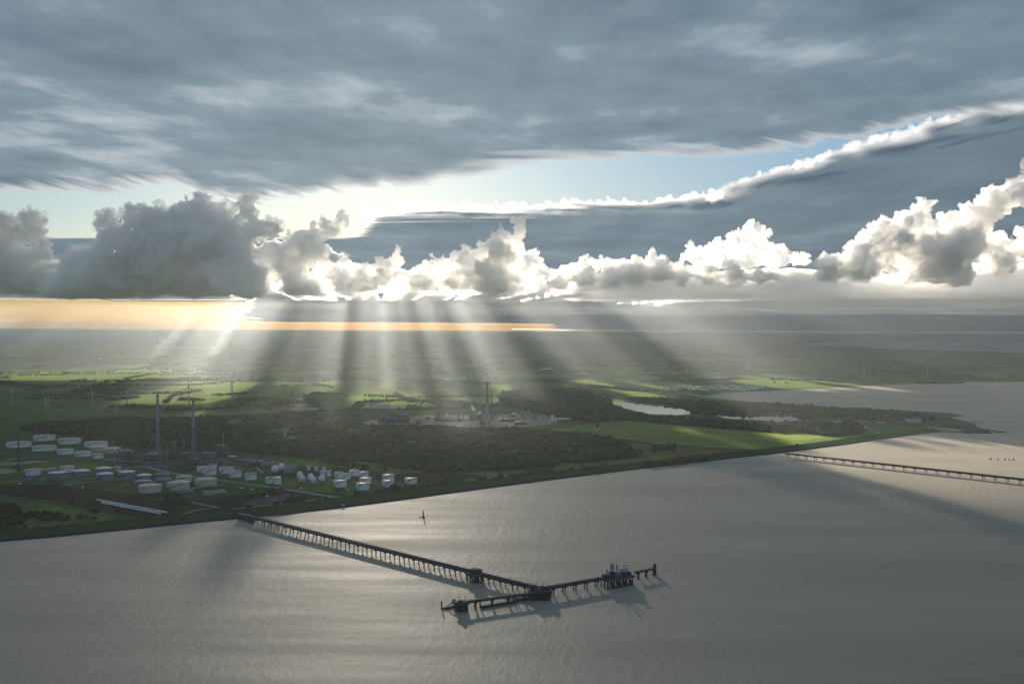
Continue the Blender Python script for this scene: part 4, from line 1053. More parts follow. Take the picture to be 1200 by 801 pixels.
frame_block('process_structure', 172.5, 541, 12, 533, 22, 'low wide plant frame under the left tall chimney', 'plant structure', M_RUST, 3)
frame_block('process_structure', 215.5, 542.5, 9, 530.5, 22, 'brown plant frame around the foot of the stout brown chimney', 'plant structure', M_RUST, 4)
frame_block('process_structure', 243, 540, 14, 531, 24, 'pale plant frame between the right tall chimney and the dark block', 'plant structure', M_CONC, 3)
frame_block('process_structure', 193, 543, 6, 532, 18, 'narrow rusty plant frame right of the left tall chimney', 'plant structure', M_RUST, 4)
frame_block('process_structure', 221.5, 546, 7, 538.5, 14, 'dark small plant frame in front of the right tall chimney', 'plant structure', M_DCONC, 2)
frame_block('process_structure', 229, 545, 6, 537.5, 14, 'rusty small plant frame just right of the right chimney foot', 'plant structure', M_RUST, 2)
def mast_thing(name, cx, by, ty, r, label, cat, mat):
    g = G(cx, by, ZL); H = (by - ty) * g.y / FPX
    t = empty(name, g); tag(t, label, cat)
    m = MB(); b = r * 1.6
    for i in range(3):
        a = 2 * math.pi * i / 3 + .5; m.tube((b * math.cos(a), b * math.sin(a), -.5), (r * .4 * math.cos(a), r * .4 * math.sin(a), H), r * .42)
    m.build('legs', mat, t)
    m = MB(); nz = int(H / 6)
    for k in range(nz):
        q = k / nz; rr = b * (1 - q) + r * .4 * q
        for i in range(3):
            a, a2 = 2 * math.pi * i / 3 + .5, 2 * math.pi * (i + 1) / 3 + .5
            m.tube((rr * math.cos(a), rr * math.sin(a), H * q), (rr * math.cos(a2), rr * math.sin(a2), H * (k + 1) / nz), r * .2, 4)
    m.build('bracing', mat, t)
    MB().box((0, 0, H + .6), (2.4, 2.4, 1.6)).build('top_platform', mat, t)
mast_thing('lattice_mast', 21.5, 553, 505.5, 1.6, 'thin dark lattice mast rising between the two silver ponds at left', 'mast', M_DARKST)
mast_thing('lattice_mast', 261.6, 535, 507.5, 1.0, 'thin pale flare mast on the right end of the refinery', 'mast', M_CONC)
def drum(cx, by, L, d, label, mat, rz=0):
    g = G(cx, by, ZL); s = g.y / FPX; Lw, r = L * s, d * s / 2
    t = empty('pressure_drum', g, rz); tag(t, label, 'drum', 'horizontal drums on saddles in the works')
    MB().tube((-Lw / 2, 0, r + 1.4), (Lw / 2, 0, r + 1.4), r, 14).build('vessel', mat, t, True)
    for q in (-.3, .3): MB().box((Lw * q, 0, .9), (1.2, r * 1.6, 2.6)).build('saddle', M_CONC, t)
for (a, b, l, d, lab) in [(308, 546.5, 3.4, 3.2, 'upright looking pale drum, leftmost of the row of four above the white spheres'), (311.3, 546, 3, 3.2, 'pale drum, second of the row of four above the white spheres'), (314.4, 545.6, 3, 3.2, 'pale drum, third of the row of four above the white spheres'), (318.6, 545, 3, 3.4, 'pale drum, rightmost of the row of four above the white spheres'),
                          (352.5, 549.5, 4, 3.4, 'brownish drum above the rear right gas sphere'), (191, 548, 11, 1.6, 'long pale grey drum on the grass below the left tall chimney'), (212, 547.5, 7, 3.6, 'short rusty drum on the grass between the tall chimneys'), (331, 571.5, 3, 3, 'pale drum below the pointed dome tank'), (341, 571, 6, 2, 'pale green grey drum right of the one below the pointed dome tank')]:
    drum(a, b, l, d, lab, M_CONC if 'pale' in lab else M_RUST)
def pipe_rack(name, pts, label, width=8, h=6, n=5):
    t = empty(name, G(*pts[0], ZL)); tag(t, label, 'pipe rack'); o = t.location
    A = [G(x, y, ZL) - o for x, y in pts]
    for k in range(n):
        m = MB()
        for a, b in zip(A, A[1:]):
            nn = Vector((-(b - a).y, (b - a).x, 0)).normalized() * (width * (k / (n - 1) - .5))
            m.tube(a + nn + Vector((0, 0, h)), b + nn + Vector((0, 0, h)), .45)
        m.build('pipe', M_STEEL if k % 2 else M_CONC, t)
    for a, b in zip(A, A[1:]):
        c = max(1, int((b - a).length / 18)); d = (b - a).normalized(); rz = math.atan2(d.y, d.x)
        for k in range(c):
            p = a.lerp(b, (k + .5) / c); m = MB(); m.box((p.x, p.y, h / 2 - .5), (.8, width, h - .2), rz); m.build('trestle', M_RUST, t)
pipe_rack('pipe_rack', [(120, 541), (170, 544.5), (225, 544), (262, 541), (300, 541)], 'long low pipe rack running along the near edge of the refinery', 9, 6)
pipe_rack('pipe_rack', [(200, 578.5), (236, 573.5), (262, 570.5)], 'grey pipe rack below the big cream domes beside the long shed', 9, 5)

# ---- simple buildings: walls, roof, windows, doors
def building(name, cx, by, w, h, dep, label, wall, roof, rz=0.0, pitch=0.0, windows=0, cat='building', group=None, plinth=False, roof_units=0, chim=False):
    g = G(cx, by, ZL); s = g.y / FPX; W, H = w * s, h * s
    t = empty(name, g + Vector((0, dep / 2, 0)), rz); tag(t, label, cat, group)
    wh = H * (1 - pitch)
    MB().box((0, 0, wh / 2 - .5), (W, dep, wh + 1)).build('wall', wall, t)
    m = MB()
    if pitch > 0:
        e = .5; V = [(-W / 2 - e, -dep / 2 - e, wh), (W / 2 + e, -dep / 2 - e, wh), (W / 2 + e, dep / 2 + e, wh), (-W / 2 - e, dep / 2 + e, wh), (-W / 2 - e, 0, H), (W / 2 + e, 0, H)]
        m.add(V, [(0, 1, 5, 4), (2, 3, 4, 5), (0, 4, 3), (1, 2, 5), (3, 2, 1, 0)])
    else:
        m.box((0, 0, wh + .55), (W + .6, dep + .6, .4))
        for (x, y, a, b) in ((0, -dep / 2, W + .6, .5), (0, dep / 2, W + .6, .5)): m.box((x, y, wh + 1.1), (a, b, .7))
    rf = m.build('roof', roof, t)
    if chim: MB().box((W * .25, 0, H), (.9, .9, 2.4)).build('chimney_stack', M_BRICK, rf)
    rr = random.Random(int(cx * 10))
    for k in range(roof_units):
        MB().box((rr.uniform(-.38, .38) * W, rr.uniform(-.3, .3) * dep, wh + 1.6 + rr.random()), (W * rr.uniform(.06, .2), dep * rr.uniform(.1, .25), rr.uniform(1.5, 4))).build('roof_unit', M_STEEL, rf)
    if windows:
        fl = max(1, int(wh / 4))
        for f in range(min(fl, 5)):
            for k in range(windows):
                x = (-.5 + (k + .5) / windows) * W; z = wh * (f + .55) / fl
                MB().box((x, -dep / 2 - .03, z), (W / windows * .5, .14, min(1.6, wh / fl * .45))).build('window', M_GLASS, t)
    MB().box((W * .18, -dep / 2 - .04, 1.3), (min(4, W * .12), .16, 2.6)).build('door', M_DARKST, t)
    return t
# old concrete blocks by the dike
for (cx, by, w, h, lab) in [(769.2, 528.8, 10.6, 11, 'left of two dark square concrete tower blocks standing by the dike'), (788, 527.8, 11, 10.6, 'right of two dark square concrete tower blocks standing by the dike')]:
    g = G(cx, by, ZL); s = g.y / FPX; W, H = w * s, h * s
    t = empty('concrete_block', g + Vector((0, W * .4, 0)), R(-9)); tag(t, lab, 'tower block')
    MB().box((0, 0, H * .42), (W, W * .8, H * .86)).build('wall', M_DCONC, t)
    MB().box((W * .02, 0, H * .85 + .5), (W * .96, W * .76, 1.2)).build('roof', M_CONC, t)
    for q in (-.36, -.05, .3): MB().box((W * q, W * .12, H * .92), (W * .16, W * .3, H * .12)).build('roof_housing', M_DCONC, t)
    for i in (-.25, .25):
        for z in (.25, .5, .7): MB().box((W * i, -W * .4 - .05, H * z), (W * .22, .3, H * .05)).build('slot_window', M_SOOT, t)
    MB().box((W * .5 + .3, -W * .1, H * .35), (1.2, W * .4, H * .7)).build('buttress', M_CONC, t)
building('low_hall', 778.8, 527.3, 9, 4.5, 16, 'low ruined concrete hall joining the two dark tower blocks', M_DCONC, M_DCONC, R(-9))
# power station
building('boiler_house', 448, 496, 10, 8.5, 40, 'dark boiler house with vents, leftmost of the four dark blocks', M_CLAD, M_ROOFG, 0, roof_units=4)
building('turbine_hall', 458.2, 497.5, 14.2, 7.2, 50, 'wide dark hall in front between two taller dark blocks', M_CLAD, M_CONC, 0, roof_units=3)
building('boiler_house', 471.5, 496.2, 14, 10, 45, 'tallest dark block with a pale cluttered roof, right of the wide dark hall', M_CLAD, M_CONC, 0, roof_units=6)
building('pump_house', 490, 497.6, 6, 5, 25, 'small dark red brown cube building right of the tallest dark block', M_BRICK, M_ROOFG)
building('works_building', 461, 498.6, 34, 2, 15, 'long pale low building along the foot of the dark blocks', M_WALLW, M_CONC)
building('works_building', 437, 498, 12, 2, 20, 'low pale sheds at the left end of the distant works', M_WALLW, M_CONC)
building('chemical_works', 554.5, 492.5, 9, 6, 40, 'dull red plant building beside the white silos of the works', M_RED, M_ROOFG, roof_units=4)
building('works_building', 563, 491, 8, 5, 40, 'dark plant building behind the red one at the tall slim chimney', M_DCONC, M_ROOFG, roof_units=4)
building('works_building', 568, 497, 12, 4.6, 30, 'dark low building around the foot of the tall slim chimney', M_CLAD, M_ROOFG, roof_units=3)
building('works_building', 530, 494, 26, 3, 30, 'long dark low works building left of the white silos', M_DCONC, M_STEEL, roof_units=5)
building('works_building', 513, 493.5, 10, 3.6, 30, 'rusty works building below the two small brown stacks', M_RUST, M_ROOFG, roof_units=3)
building('works_building', 545, 497, 14, 2, 20, 'flat pale works shed in front of the white silos', M_WALLW, M_CONC)
building('works_building', 502, 497.5, 10, 2, 20, 'flat pale works shed right of the red brown cube', M_WALLW, M_CONC)
building('works_building', 595, 494, 20, 3, 30, 'low dull works building right of the tall slim chimney', M_DCONC, M_STEEL, roof_units=4)
building('works_building', 610, 497.5, 14, 3, 25, 'low dark works building below the two grey gas spheres', M_CLAD, M_STEEL)
building('works_building', 586, 491, 8, 2.2, 20, 'little pale works hut behind the long dull building', M_WALLW, M_CONC)
building('works_building', 603, 485.5, 6, 1.3, 20, 'bright flat roofed shed left of the two grey gas spheres', M_WALLW, M_WALLW)
rw = random.Random(12)
for k in range(26):
    building('works_building', 496 + k * 5.6 + rw.uniform(-2, 2), 488 + rw.uniform(0, 9), rw.uniform(2.5, 7), rw.uniform(1.0, 2.8), rw.uniform(8, 18), 'small plain works building scattered on the pale ground of the distant works', (M_WALLW, M_CONC, M_WHITE, M_RUST)[k % 4], (M_CONC, M_WALLW, M_ROOFG)[k % 3], group='small buildings of the distant works')
building('silo_house', 647.6, 494, 3.8, 7.2, 14, 'tall cream silo building at the right end of the works', M_WALLW, M_CONC)
building('silo_house', 652, 495, 2.2, 5.6, 8, 'narrow white silo building beside the tall cream one', M_WHITE, M_WHITE)
building('works_building', 662, 491.5, 15, 1.6, 12, 'long thin white shed at the edge of the dark wood', M_WHITE, M_WALLW)
for k, (cx, lab) in enumerate([(540, 'white silo with domed top, left of the pair beside the red building'), (546, 'white silo with domed top, right of the pair beside the red building')]):
    g = G(cx, 492.4, ZL); s = g.y / FPX; t = empty('silo', g); tag(t, lab, 'silo')
    MB().lathe((0, 0, 0), [(2.4 * s, -.5), (2.4 * s, 4.6 * s)], 20, caps=False).build('shell', M_WHITE, t, True)
    MB().lathe((0, 0, 4.6 * s), [(2.45 * s, 0), (1.4 * s, .7 * s), (.2, .9 * s)], 20).build('dome_roof', M_ROOFW, t, True)
sphere_tank(612.3, 487.6, 3.2, 'left of two large grey gas spheres at the edge of the dark wood', 1, 9, 'tank', 'grey gas spheres of the works')
sphere_tank(619.4, 487.4, 3.0, 'right of two large grey gas spheres at the edge of the dark wood', 1, 9, 'tank', 'grey gas spheres of the works')
column(511.5, 493, 480, 1.3, 'left of two small brown stacks in the distant works', None, M_RUST)
column(514.8, 493, 481, 1.3, 'right of two small brown stacks in the distant works', None, M_RUST)
column(543.8, 491, 482.5, 1.6, 'brown column behind the white silos of the distant works', None, M_RUST)
column(536.8, 492, 484, 1.4, 'dark column left of the white silos of the distant works', None, M_DCONC)
# farms and villages
FARMS = [(430, 478, 7, 2.4, 'white farm sheds, left end of the bright hamlet above the dark plant blocks', 0), (437.5, 475.6, 3.4, 3, 'upright white house in the bright hamlet above the dark plant blocks', .3), (441.5, 475.5, 6, 2.6, 'white gabled house right of the upright one in the hamlet', .4), (449.5, 478.3, 8, 3.6, 'largest white shed of the hamlet, front right', .35), (455.8, 476.7, 4, 2.6, 'small white house at the right end of the hamlet', .4),
         (93, 444.3, 4, 1.6, 'bright white barn left of a pair on the far dark plain', .3), (99, 444.8, 6, 1.7, 'long pale barn right of a pair on the far dark plain', .3), (524, 444.7, 7, 1.4, 'long white barn left of two on the far plain above the works', .2), (544, 443.6, 3, 1.2, 'small white barn right of two on the far plain above the works', .2), (641, 432.8, 14, 1.5, 'very long white shed far off on the plain right of the sunbeams', .1),
         (907, 448.5, 4.6, 1.8, 'white house, left of two by the bay shore', .35), (921.5, 449, 5, 1.8, 'white house, right of two by the bay shore', .35), (118, 421, 4, 1.2, 'tiny pale barn on the far left plain below the horizon', .2), (240, 428.5, 3, 1.3, 'tiny bright barn on the far plain under the sunbeam', .2), (497, 476.5, 5, 1.4, 'pale shed at the wood edge right of the hamlet', .1),
         (232, 435, 6, 1.3, 'low grey farm on the far plain above the lit fields', .3)]
for (cx, by, w, h, lab, pt) in FARMS: building('farm_building', cx, by, w, h, 16, lab, M_WALLW, M_WHITE if pt < .3 else M_ROOFG, R(7), pt, windows=0)
# caravan park / settlement by the bay: many small houses
rs = np.random.RandomState(5)
HX = [(x, y) for (x, y) in zip(np.concatenate([np.linspace(774, 900, 46), np.linspace(782, 886, 40)]), np.concatenate([453.5 + rs.uniform(-1.2, 1.2, 46), 456 + rs.uniform(-1.2, 1.2, 40)]))]
hsrc = None
for k, (x, y) in enumerate(HX):
    p = G(x + rs.uniform(-1, 1), y, ZL)
    if hsrc is None:
        hsrc = (MB().box((0, 0, 1.8), (11, 8, 4.6)), )
        V = [(-6, -4.4, 4.05), (6, -4.4, 4.05), (6, 4.4, 4.05), (-6, 4.4, 4.05), (-6, 0, 7), (6, 0, 7)]
        hw = empty('village_house', p); w_ = hsrc[0].build('wall', M_WHITE, hw); r_ = MB().add(V, [(0, 1, 5, 4), (2, 3, 4, 5), (0, 4, 3), (1, 2, 5), (3, 2, 1, 0)]).build('roof', M_ROOFW, hw); src = hw
    else:
        hw = src.copy(); COL.objects.link(hw)
        for ch in (w_, r_): c = ch.copy(); COL.objects.link(c); c.parent = hw
    hw.location = p; hw.rotation_euler = (0, 0, rs.uniform(-.6, .6))
    tag(hw, 'tiny white house in the pale rows beside the bay inlet', 'house', 'white houses by the bay inlet')
# headland buildings
building('hangar', 1073, 495.4, 14, 4.8, 40, 'pale blue hangar with flat roof on the headland before the pine wood', M_BLUE, M_CONC, R(6), .12)
building('brick_hall', 994, 493, 9, 4, 25, 'brown hall half hidden by trees left of the headland houses', M_RUST, M_ROOFG, R(6), .2)
for k, (cx, by, w, lab) in enumerate([(982, 494.5, 8, 'low house with pale roof, leftmost of the headland row'), (1003, 495.6, 7, 'low red roofed house right of the brown hall'), (1014, 495.2, 7, 'low pale house in the middle of the headland row'), (1032, 496, 9, 'longest low pale house of the headland row'), (1046, 496.8, 8, 'low red roofed house left of the blue hangar'), (1057, 496.5, 6, 'low dark house touching the blue hangar')]):
    building('house', cx, by, w, 2.6, 12, lab, M_WALLW if 'pale' in lab else M_BRICK, M_ROOFR if 'red' in lab else M_ROOFG, R(5), .45, windows=4, cat='house', group='low houses on the headland', chim=True)
building('cottage', 1013.6, 503, 2.2, 2.6, 9, 'small white cottage alone at the corner of the dark wood', M_WALLW, M_WHITE, R(5), .4, windows=2, cat='house', chim=True)
building('cottage', 1022.3, 512, 1.2, 1.5, 4, 'tiny white hut on the green dike below the cottage', M_WALLW, M_WHITE, R(5), .3, cat='hut')
building('site_hut', 77, 570.5, 10, 2.6, 10, 'small pale grey flat hut on the brown ground below the grey domed tanks', M_CONC, M_CONC, R(-4), windows=4, cat='hut')
building('site_hut', 50, 562.6, 4.5, 2.6, 8, 'pale small hut under the leftmost grey domed tank', M_CONC, M_CONC, R(-4), cat='hut')
building('site_hut', 34.5, 560.6, 6.5, 1.6, 8, 'low pale hut directly below the tall white pond tank', M_CONC, M_CONC, R(-4), cat='hut')
building('long_shed', 213, 577.8, 24, 3.2, 14, 'long grey shed with a bright roof end below the big cream domes', M_GREY, M_CONC, R(11), .15)
building('works_shed', 222.5, 584.5, 6, 3, 12, 'dull red shed behind the dark bushes below the long grey shed', M_RED, M_ROOFG, R(8), .2)
building('works_building', 300, 546, 12, 5, 22, 'dark office block at the right end of the refinery', M_CLAD, M_CONC, R(4), windows=6, roof_units=2)
building('works_building', 289, 546.8, 9, 4.4, 22, 'brown low workshop left of the dark office block', M_RUST, M_ROOFG, R(4), roof_units=2)
building('works_building', 177, 533, 12, 2, 16, 'long pale blue roofed store behind the left tall chimney', M_BLUE, M_BLUE, 0)
building('works_building', 172.5, 536.5, 8, 2.4, 14, 'pale roofed store in front of the left tall chimney', M_CONC, M_WALLW, 0)
building('works_building', 271, 537, 8, 2, 14, 'pale low store right of the dark block structure', M_CONC, M_WALLW, 0)
building('works_building', 283, 541.5, 18, 2.2, 16, 'long brown workshop roof between the refinery and the office block', M_RUST, M_CONC, R(3))

# ---- wind turbines
def turbine_mesh(H, rl, parent_args, yaw, spin, label, group, mat=None, small=False):
    mat = mat or M_TURB
    t = empty('wind_turbine', parent_args, yaw); tag(t, label, 'wind turbine', group)
    k = H / 80.0
    MB().lathe((0, 0, 0), [(2.3 * k + .3, -1), (1.25 * k + .2, H)], 14).build('tower', mat, t, True)
    MB().box((0, 1.2 * k, H + 1.3 * k), (3.4 * k, 8.5 * k, 3.2 * k)).build('nacelle', mat, t)
    hub = MB().lathe((0, 0, 0), [(1.5 * k, -1.6 * k), (1.5 * k, 0), (.9 * k, 1.0 * k), (.2, 1.4 * k)], 10).build('hub', mat, t)
    hub.location = (0, -3.6 * k, H + 1.3 * k); hub.rotation_euler = (R(90), 0, 0)
    for b in range(3):
        a = spin + b * 2 * math.pi / 3
        V = []; n = 7
        for i in range(n):
            q = i / (n - 1); c = (1.0 + 1.3 * math.sin(min(1, q * 4) * math.pi / 2)) * (1 - q) + .25; c *= k * 1.15; tk = .55 * k * (1 - q) + .1
            V += [(-c * .35, -tk, q * rl), (c * .65, 0, q * rl), (-c * .35, tk, q * rl), (-c * .7, 0, q * rl)]
        F = [(4 * i + j, 4 * i + (j + 1) % 4, 4 * i + 4 + (j + 1) % 4, 4 * i + 4 + j) for i in range(n - 1) for j in range(4)] + [(3, 2, 1, 0), (4 * n - 4, 4 * n - 3, 4 * n - 2, 4 * n - 1)]
        o = MB().add(V, F).build('blade', mat, t)
        o.location = (0, -4.3 * k, H + 1.3 * k); o.rotation_euler = (0, a, 0)
    return t
TURB = [(14, 480.6, 458.8, 10, .5, 85, 'wind turbine nearest the left frame edge, seen almost edge-on'), (54, 493.6, 468, 11, -.38, 8, 'tallest wind turbine of a close pair at left, its base nearest the tanks'), (57.4, 485.6, 467.2, 10, 1.9, 30, 'wind turbine right behind the tall one of the close pair at left'),
        (108.3, 481.8, 459.5, 10.5, -.18, 5, 'wind turbine with a raised blade in front of a dark copse, left of the chimneys'), (136.6, 488, 471, 7, 1.0, 75, 'short wind turbine at the edge of the dark wood left of the chimneys'), (149.6, 476, 456.5, 8, .4, 80, 'wind turbine just left of the lit fields, seen edge-on'),
        (190.4, 483, 468.2, 7, .2, 88, 'short thin wind turbine right beside the left tall chimney'), (221.3, 480.4, 453.8, 8, 0.02, 5, 'wind turbine with one blade upright directly above the right tall chimney'), (272.1, 473, 447.4, 13.5, -.85, -10, 'tallest wind turbine, wide V of blades, in the sunbeam right of the chimneys')]
for (x, by, hy, rl, spin, yaw, lab) in TURB:
    g = G(x, by, ZL); s = g.y / FPX
    turbine_mesh((by - hy) * s, rl * s, g, R(yaw), spin, lab, 'wind turbines on the near plain', M_TURB)
FARTURB = [(150.5, 399.5, 9, 0), (170, 397.5, 8, 0), (172.5, 398, 7, 0), (184, 401.5, 12, 0), (189.5, 401.5, 10.5, 0), (195.5, 399, 8, 0), (199, 398.5, 8.5, 0), (210, 397.5, 7, 0), (213.5, 398, 7, 0), (226.5, 397.5, 7, 0), (242.5, 397, 6, 0), (7.5, 402.5, 8, 0), (21.5, 402.5, 8, 0), (44.5, 397, 5, 0),
           (875.5, 435.5, 8, 1), (805, 438, 5, 1), (1012.5, 440.5, 6.5, 1), (1029.5, 440.5, 6.5, 1), (1087, 439, 6, 1), (987, 415.5, 8, 1), (1019, 415.5, 8, 1), (1098, 411, 6, 1)]
for k, (x, by, h, right) in enumerate(FARTURB):
    g = G(x, by, ZL); s = g.y / FPX
    turbine_mesh(h * s, h * .52 * s, g, R((k * 37) % 70 - 35), k * .9, ('tiny wind turbine on the hazy far plain at right beyond the bay' if right else 'tiny dark wind turbine standing just below the far left horizon'), 'wind turbines right of the sunbeams' if right else 'wind turbines below the left horizon', M_TURB if right else M_GREY)

# ---- jetties
def jetty(name, a, b, z, width, span, label, piles=2, pipe=True, skip=0.0):
    d = (b - a); L = d.length; u = d.normalized(); rz = math.atan2(u.y, u.x)
    t = empty(name, (a.x, a.y, 0), rz); tag(t, label, 'jetty')
    MB().box((L / 2, 0, z - .55), (L, width, 1.1)).build('deck', M_DECK, t)
    for s in (-1, 1):
        MB().box((L / 2, s * (width / 2 - .9), z - 1.75), (L, .9, 1.3)).build('girder', M_JET, t)
        m = MB()
        for k in range(int(L / 6) + 1): m.box((k * 6, s * (width / 2 - .25), z + .6), (.15, .15, 1.2))
        m.box((L / 2, s * (width / 2 - .25), z + 1.2), (L, .12, .12)); m.build('railing', M_STEEL, t)
    if pipe:
        for k, (o, r) in enumerate(((-width * .28, .55), (-width * .12, .45), (width * .02, .4), (width * .14, .5))):
            MB().tube((0, o, z + .9), (L, o, z + .9), r, 8).build('pipe', M_STEEL if k % 2 else M_JET, t, True)
    n = int(L / span)
    for k in range(n + 1):
        x = skip + k * span
        if x > L: break
        pr = MB().box((x, 0, z - 2.95), (2.4, width + 2.0, 1.2)).build('pile_cap', M_JET, t)
        for q in ([-1, 1] if piles == 2 else [-1, 0, 1]): MB().tube((x, q * width * .38, -4), (x, q * width * .38, z - 3.5), .75, 8).build('pile', M_PILE, pr)
    return t
ZD = 10.0
j0, j1 = G(299, 605.5, ZD), G(632, 688.5, ZD)
jetty('jetty', j0, j1, ZD, 11, 20.5, 'long dark pile jetty running from the dike out to the tanker berth', 2, True, 14)
jr = G(281, 600.5, ZD + .5)
_d = (j0 - jr); rz = math.atan2(_d.y, _d.x)
t = empty('jetty_ramp', (jr.x, jr.y, 0), rz); tag(t, 'short approach ramp carrying the long jetty over the dike', 'ramp')
MB().box((_d.length / 2, 0, ZD - .5), (_d.length + 1, 10, 1.1)).build('deck', M_DECK, t)
for k in range(5): MB().box((_d.length * (k + .3) / 5, 0, ZD / 2 - .6), (1.5, 8, ZD - 1)).build('support', M_JET, t)
j2a, j2b = G(921, 530.5, ZD), G(1330, 575.5, ZD)
jetty('jetty', j2a, j2b, ZD, 12, 25.4, 'far dark pile jetty crossing the water at the right frame edge', 2, True, 8)
def platform(name, cx, cy, w, dep, z, label, rz=0.0, grid=(4, 3), thick=2.2):
    c = G(cx, cy, z); t = empty(name, (c.x, c.y, 0), rz); tag(t, label, 'platform')
    MB().box((0, 0, z - thick / 2), (w, dep, thick)).build('deck', M_DECK, t)
    for i in np.linspace(-w / 2 + 1.5, w / 2 - 1.5, grid[0]):
        for j in np.linspace(-dep / 2 + 1.5, dep / 2 - 1.5, grid[1]): MB().tube((i, j, -4), (i * .94, j * .94, z - thick - .02), .8, 8).build('pile', M_PILE, t)
    m = MB()
    for s in (-1, 1):
        m.box((0, s * (dep / 2 - .2), z + 1.1), (w, .14, .14)); m.box((s * (w / 2 - .2), 0, z + 1.1), (.14, dep, .14))
        for q in np.linspace(-.5, .5, 6): m.box((w * q, s * (dep / 2 - .2), z + .55), (.14, .14, 1.1))
    m.build('railing', M_STEEL, t)
    return t
ju = (j1 - j0).normalized(); JRZ = math.atan2(ju.y, ju.x)
p = platform('valve_platform', 557.2, 671.3, 19, 16, ZD + .3, 'square platform with a flat roofed house on the side of the long jetty', JRZ, (5, 4), 2.6)
MB().box((0, 0, ZD + 2.6), (13, 10, 4.4)).build('house', M_JET, p); MB().box((0, 0, ZD + 5.1), (15, 12, .5)).build('roof', M_DECK, p)
# berth head
hd = platform('berth_head', 632.5, 690.5, 26, 18, ZD + .5, 'crowded central platform where the long jetty meets the berth', R(14), (6, 4), 2.5)
rng = random.Random(8)
for (x, y, w, d, h, mt, nm) in [(-7, 3, 7, 5, 5, M_JET, 'hut'), (2, 4, 6, 6, 4, M_STEEL, 'hut'), (8, -2, 5, 7, 4.5, M_DARKST, 'hut'), (-3, -4, 8, 4, 3, M_RUST, 'pipe_manifold'), (11.2, 3.5, 2.2, 2.2, 5, M_ORANGE, 'orange_post')]:
    MB().box((x, y, ZD + .5 + h / 2 + .02), (w, d, h)).build(nm, mt, hd)
for x in (-9, -4, 5): MB().tube((x, 0, ZD), (x, 0, ZD + 9), .3).build('lamp_mast', M_DARKST, hd)
MB().box((-6, -9.6, 4.2), (22, 1.2, 1.0)).build('fender_walk', M_JET, hd); MB().box((4, -9.8, 3.2), (10, 1, 6.4)).build('fender_wall', M_PILE, hd)
r0, r1 = G(641, 688, ZD), G(703, 677, ZD)
jetty('walkway_arm', r0, r1, ZD, 6.5, 17, 'walkway arm leading from the berth centre right to the loading platform', 2, True, 8)
ARZ = math.atan2((r1 - r0).y, (r1 - r0).x)
lp = platform('loading_platform', 723, 675.2, 44, 17, ZD + .3, 'large loading platform with masts and pipework at the right of the berth', ARZ, (9, 3), 2.2)
zz = ZD + .3
for (x, y, w, d, h, mt, nm) in [(-16, 1, 9, 8, 4.5, M_JET, 'pump_house'), (-6, 2, 5, 6, 7, M_DARKST, 'control_house'), (1, 0, 9, 6, 6, M_STEEL, 'pipe_manifold'), (9, -2, 6, 5, 5, M_DARKST, 'crane_base'), (13, 2.5, 9, 7, 8.5, M_BLUE, 'cabin'), (18, 0, 4, 8, 4, M_JET, 'hut')]:
    MB().box((x, y, zz + h / 2 + .02), (w, d, h)).build(nm, mt, lp)
for x, h in ((-17.5, 12), (-11, 18), (-8, 18.5), (-1.5, 16)): 
    a = MB().tube((x, -1, zz), (x, -1, zz + h), .55, 8).build('loading_arm', M_DARKST, lp); MB().tube((x, -1, zz + h * .96), (x + 1.2, -3.5, zz + h * .55), .4, 6).build('outer_arm', M_DARKST, a); MB().box((x, 0, zz + 1.2), (1.6, 1.6, 2.2)).build('arm_base', M_STEEL, a)
m = MB()
for i in (10, 16.5):
    for j in (-1, 6): m.tube((i, j, zz + 8.5), (i, j, zz + 12), .2)
m.box((13.2, 2.5, zz + 12), (7.5, 8, .25)); m.build('roof_frame', M_STEEL, lp)
for x in (-14, -4, 6, 15): MB().box((x, -9.3, 3.4), (5, 1.4, 6.6)).build('fender', M_PILE, lp)
MB().box((2, -10.5, 1.2), (30, 2.2, 1.6)).build('fender_beam', M_PILE, lp)
e0, e1 = G(744, 669.5, ZD), G(766.5, 664.8, ZD)
jetty('walkway_arm', e0, e1, ZD, 3, 14.5, 'thin footbridge from the loading platform to the last mooring post', 2, False, 6)
def dolphin(cx, cy, z, r, label, n=4, tall=0.0, mat=None):
    c = G(cx, cy, 0); t = empty('mooring_dolphin', c); tag(t, label, 'mooring post')
    for k in range(n):
        a = 2 * math.pi * k / n + .4; MB().tube((r * 1.3 * math.cos(a), r * 1.3 * math.sin(a), -4), (r * .8 * math.cos(a), r * .8 * math.sin(a), z - .8), .65, 8).build('pile', M_PILE, t)
    MB().box((0, 0, z - .1), (r * 2.4, r * 2.4, 1.4)).build('cap', M_JET, t)
    if tall: MB().box((0, 0, z + .6 + tall / 2), (r * 1.5, r * 1.5, tall)).build('lamp_house', M_DARKST, t)
dolphin(767, 672.5, ZD, 2, 'end mooring post with a lamp house at the right tip of the berth', 4, 3.4)
l0, l1 = G(630, 692.5, ZD), G(548.5, 703.6, ZD)
jetty('walkway_arm', l0, l1, ZD, 4.5, 21, 'walkway arm leading from the berth centre left to the small platform', 2, False, 18)
LRZ = math.atan2((l1 - l0).y, (l1 - l0).x)
p = platform('mooring_platform', 541, 704.8, 14, 12, ZD, 'small square mooring platform near the left end of the berth', LRZ, (4, 3), 2.0)
MB().box((0, 0, 3.8), (11, 9, 7.4)).build('pile_wall', M_PILE, p); MB().box((2, 1, ZD + 1.4), (4, 4, 2.6)).build('hut', M_DARKST, p)
for x in (-4, 3): MB().tube((x, 0, ZD), (x, 0, ZD + 6.5), .25).build('lamp_mast', M_DARKST, p)
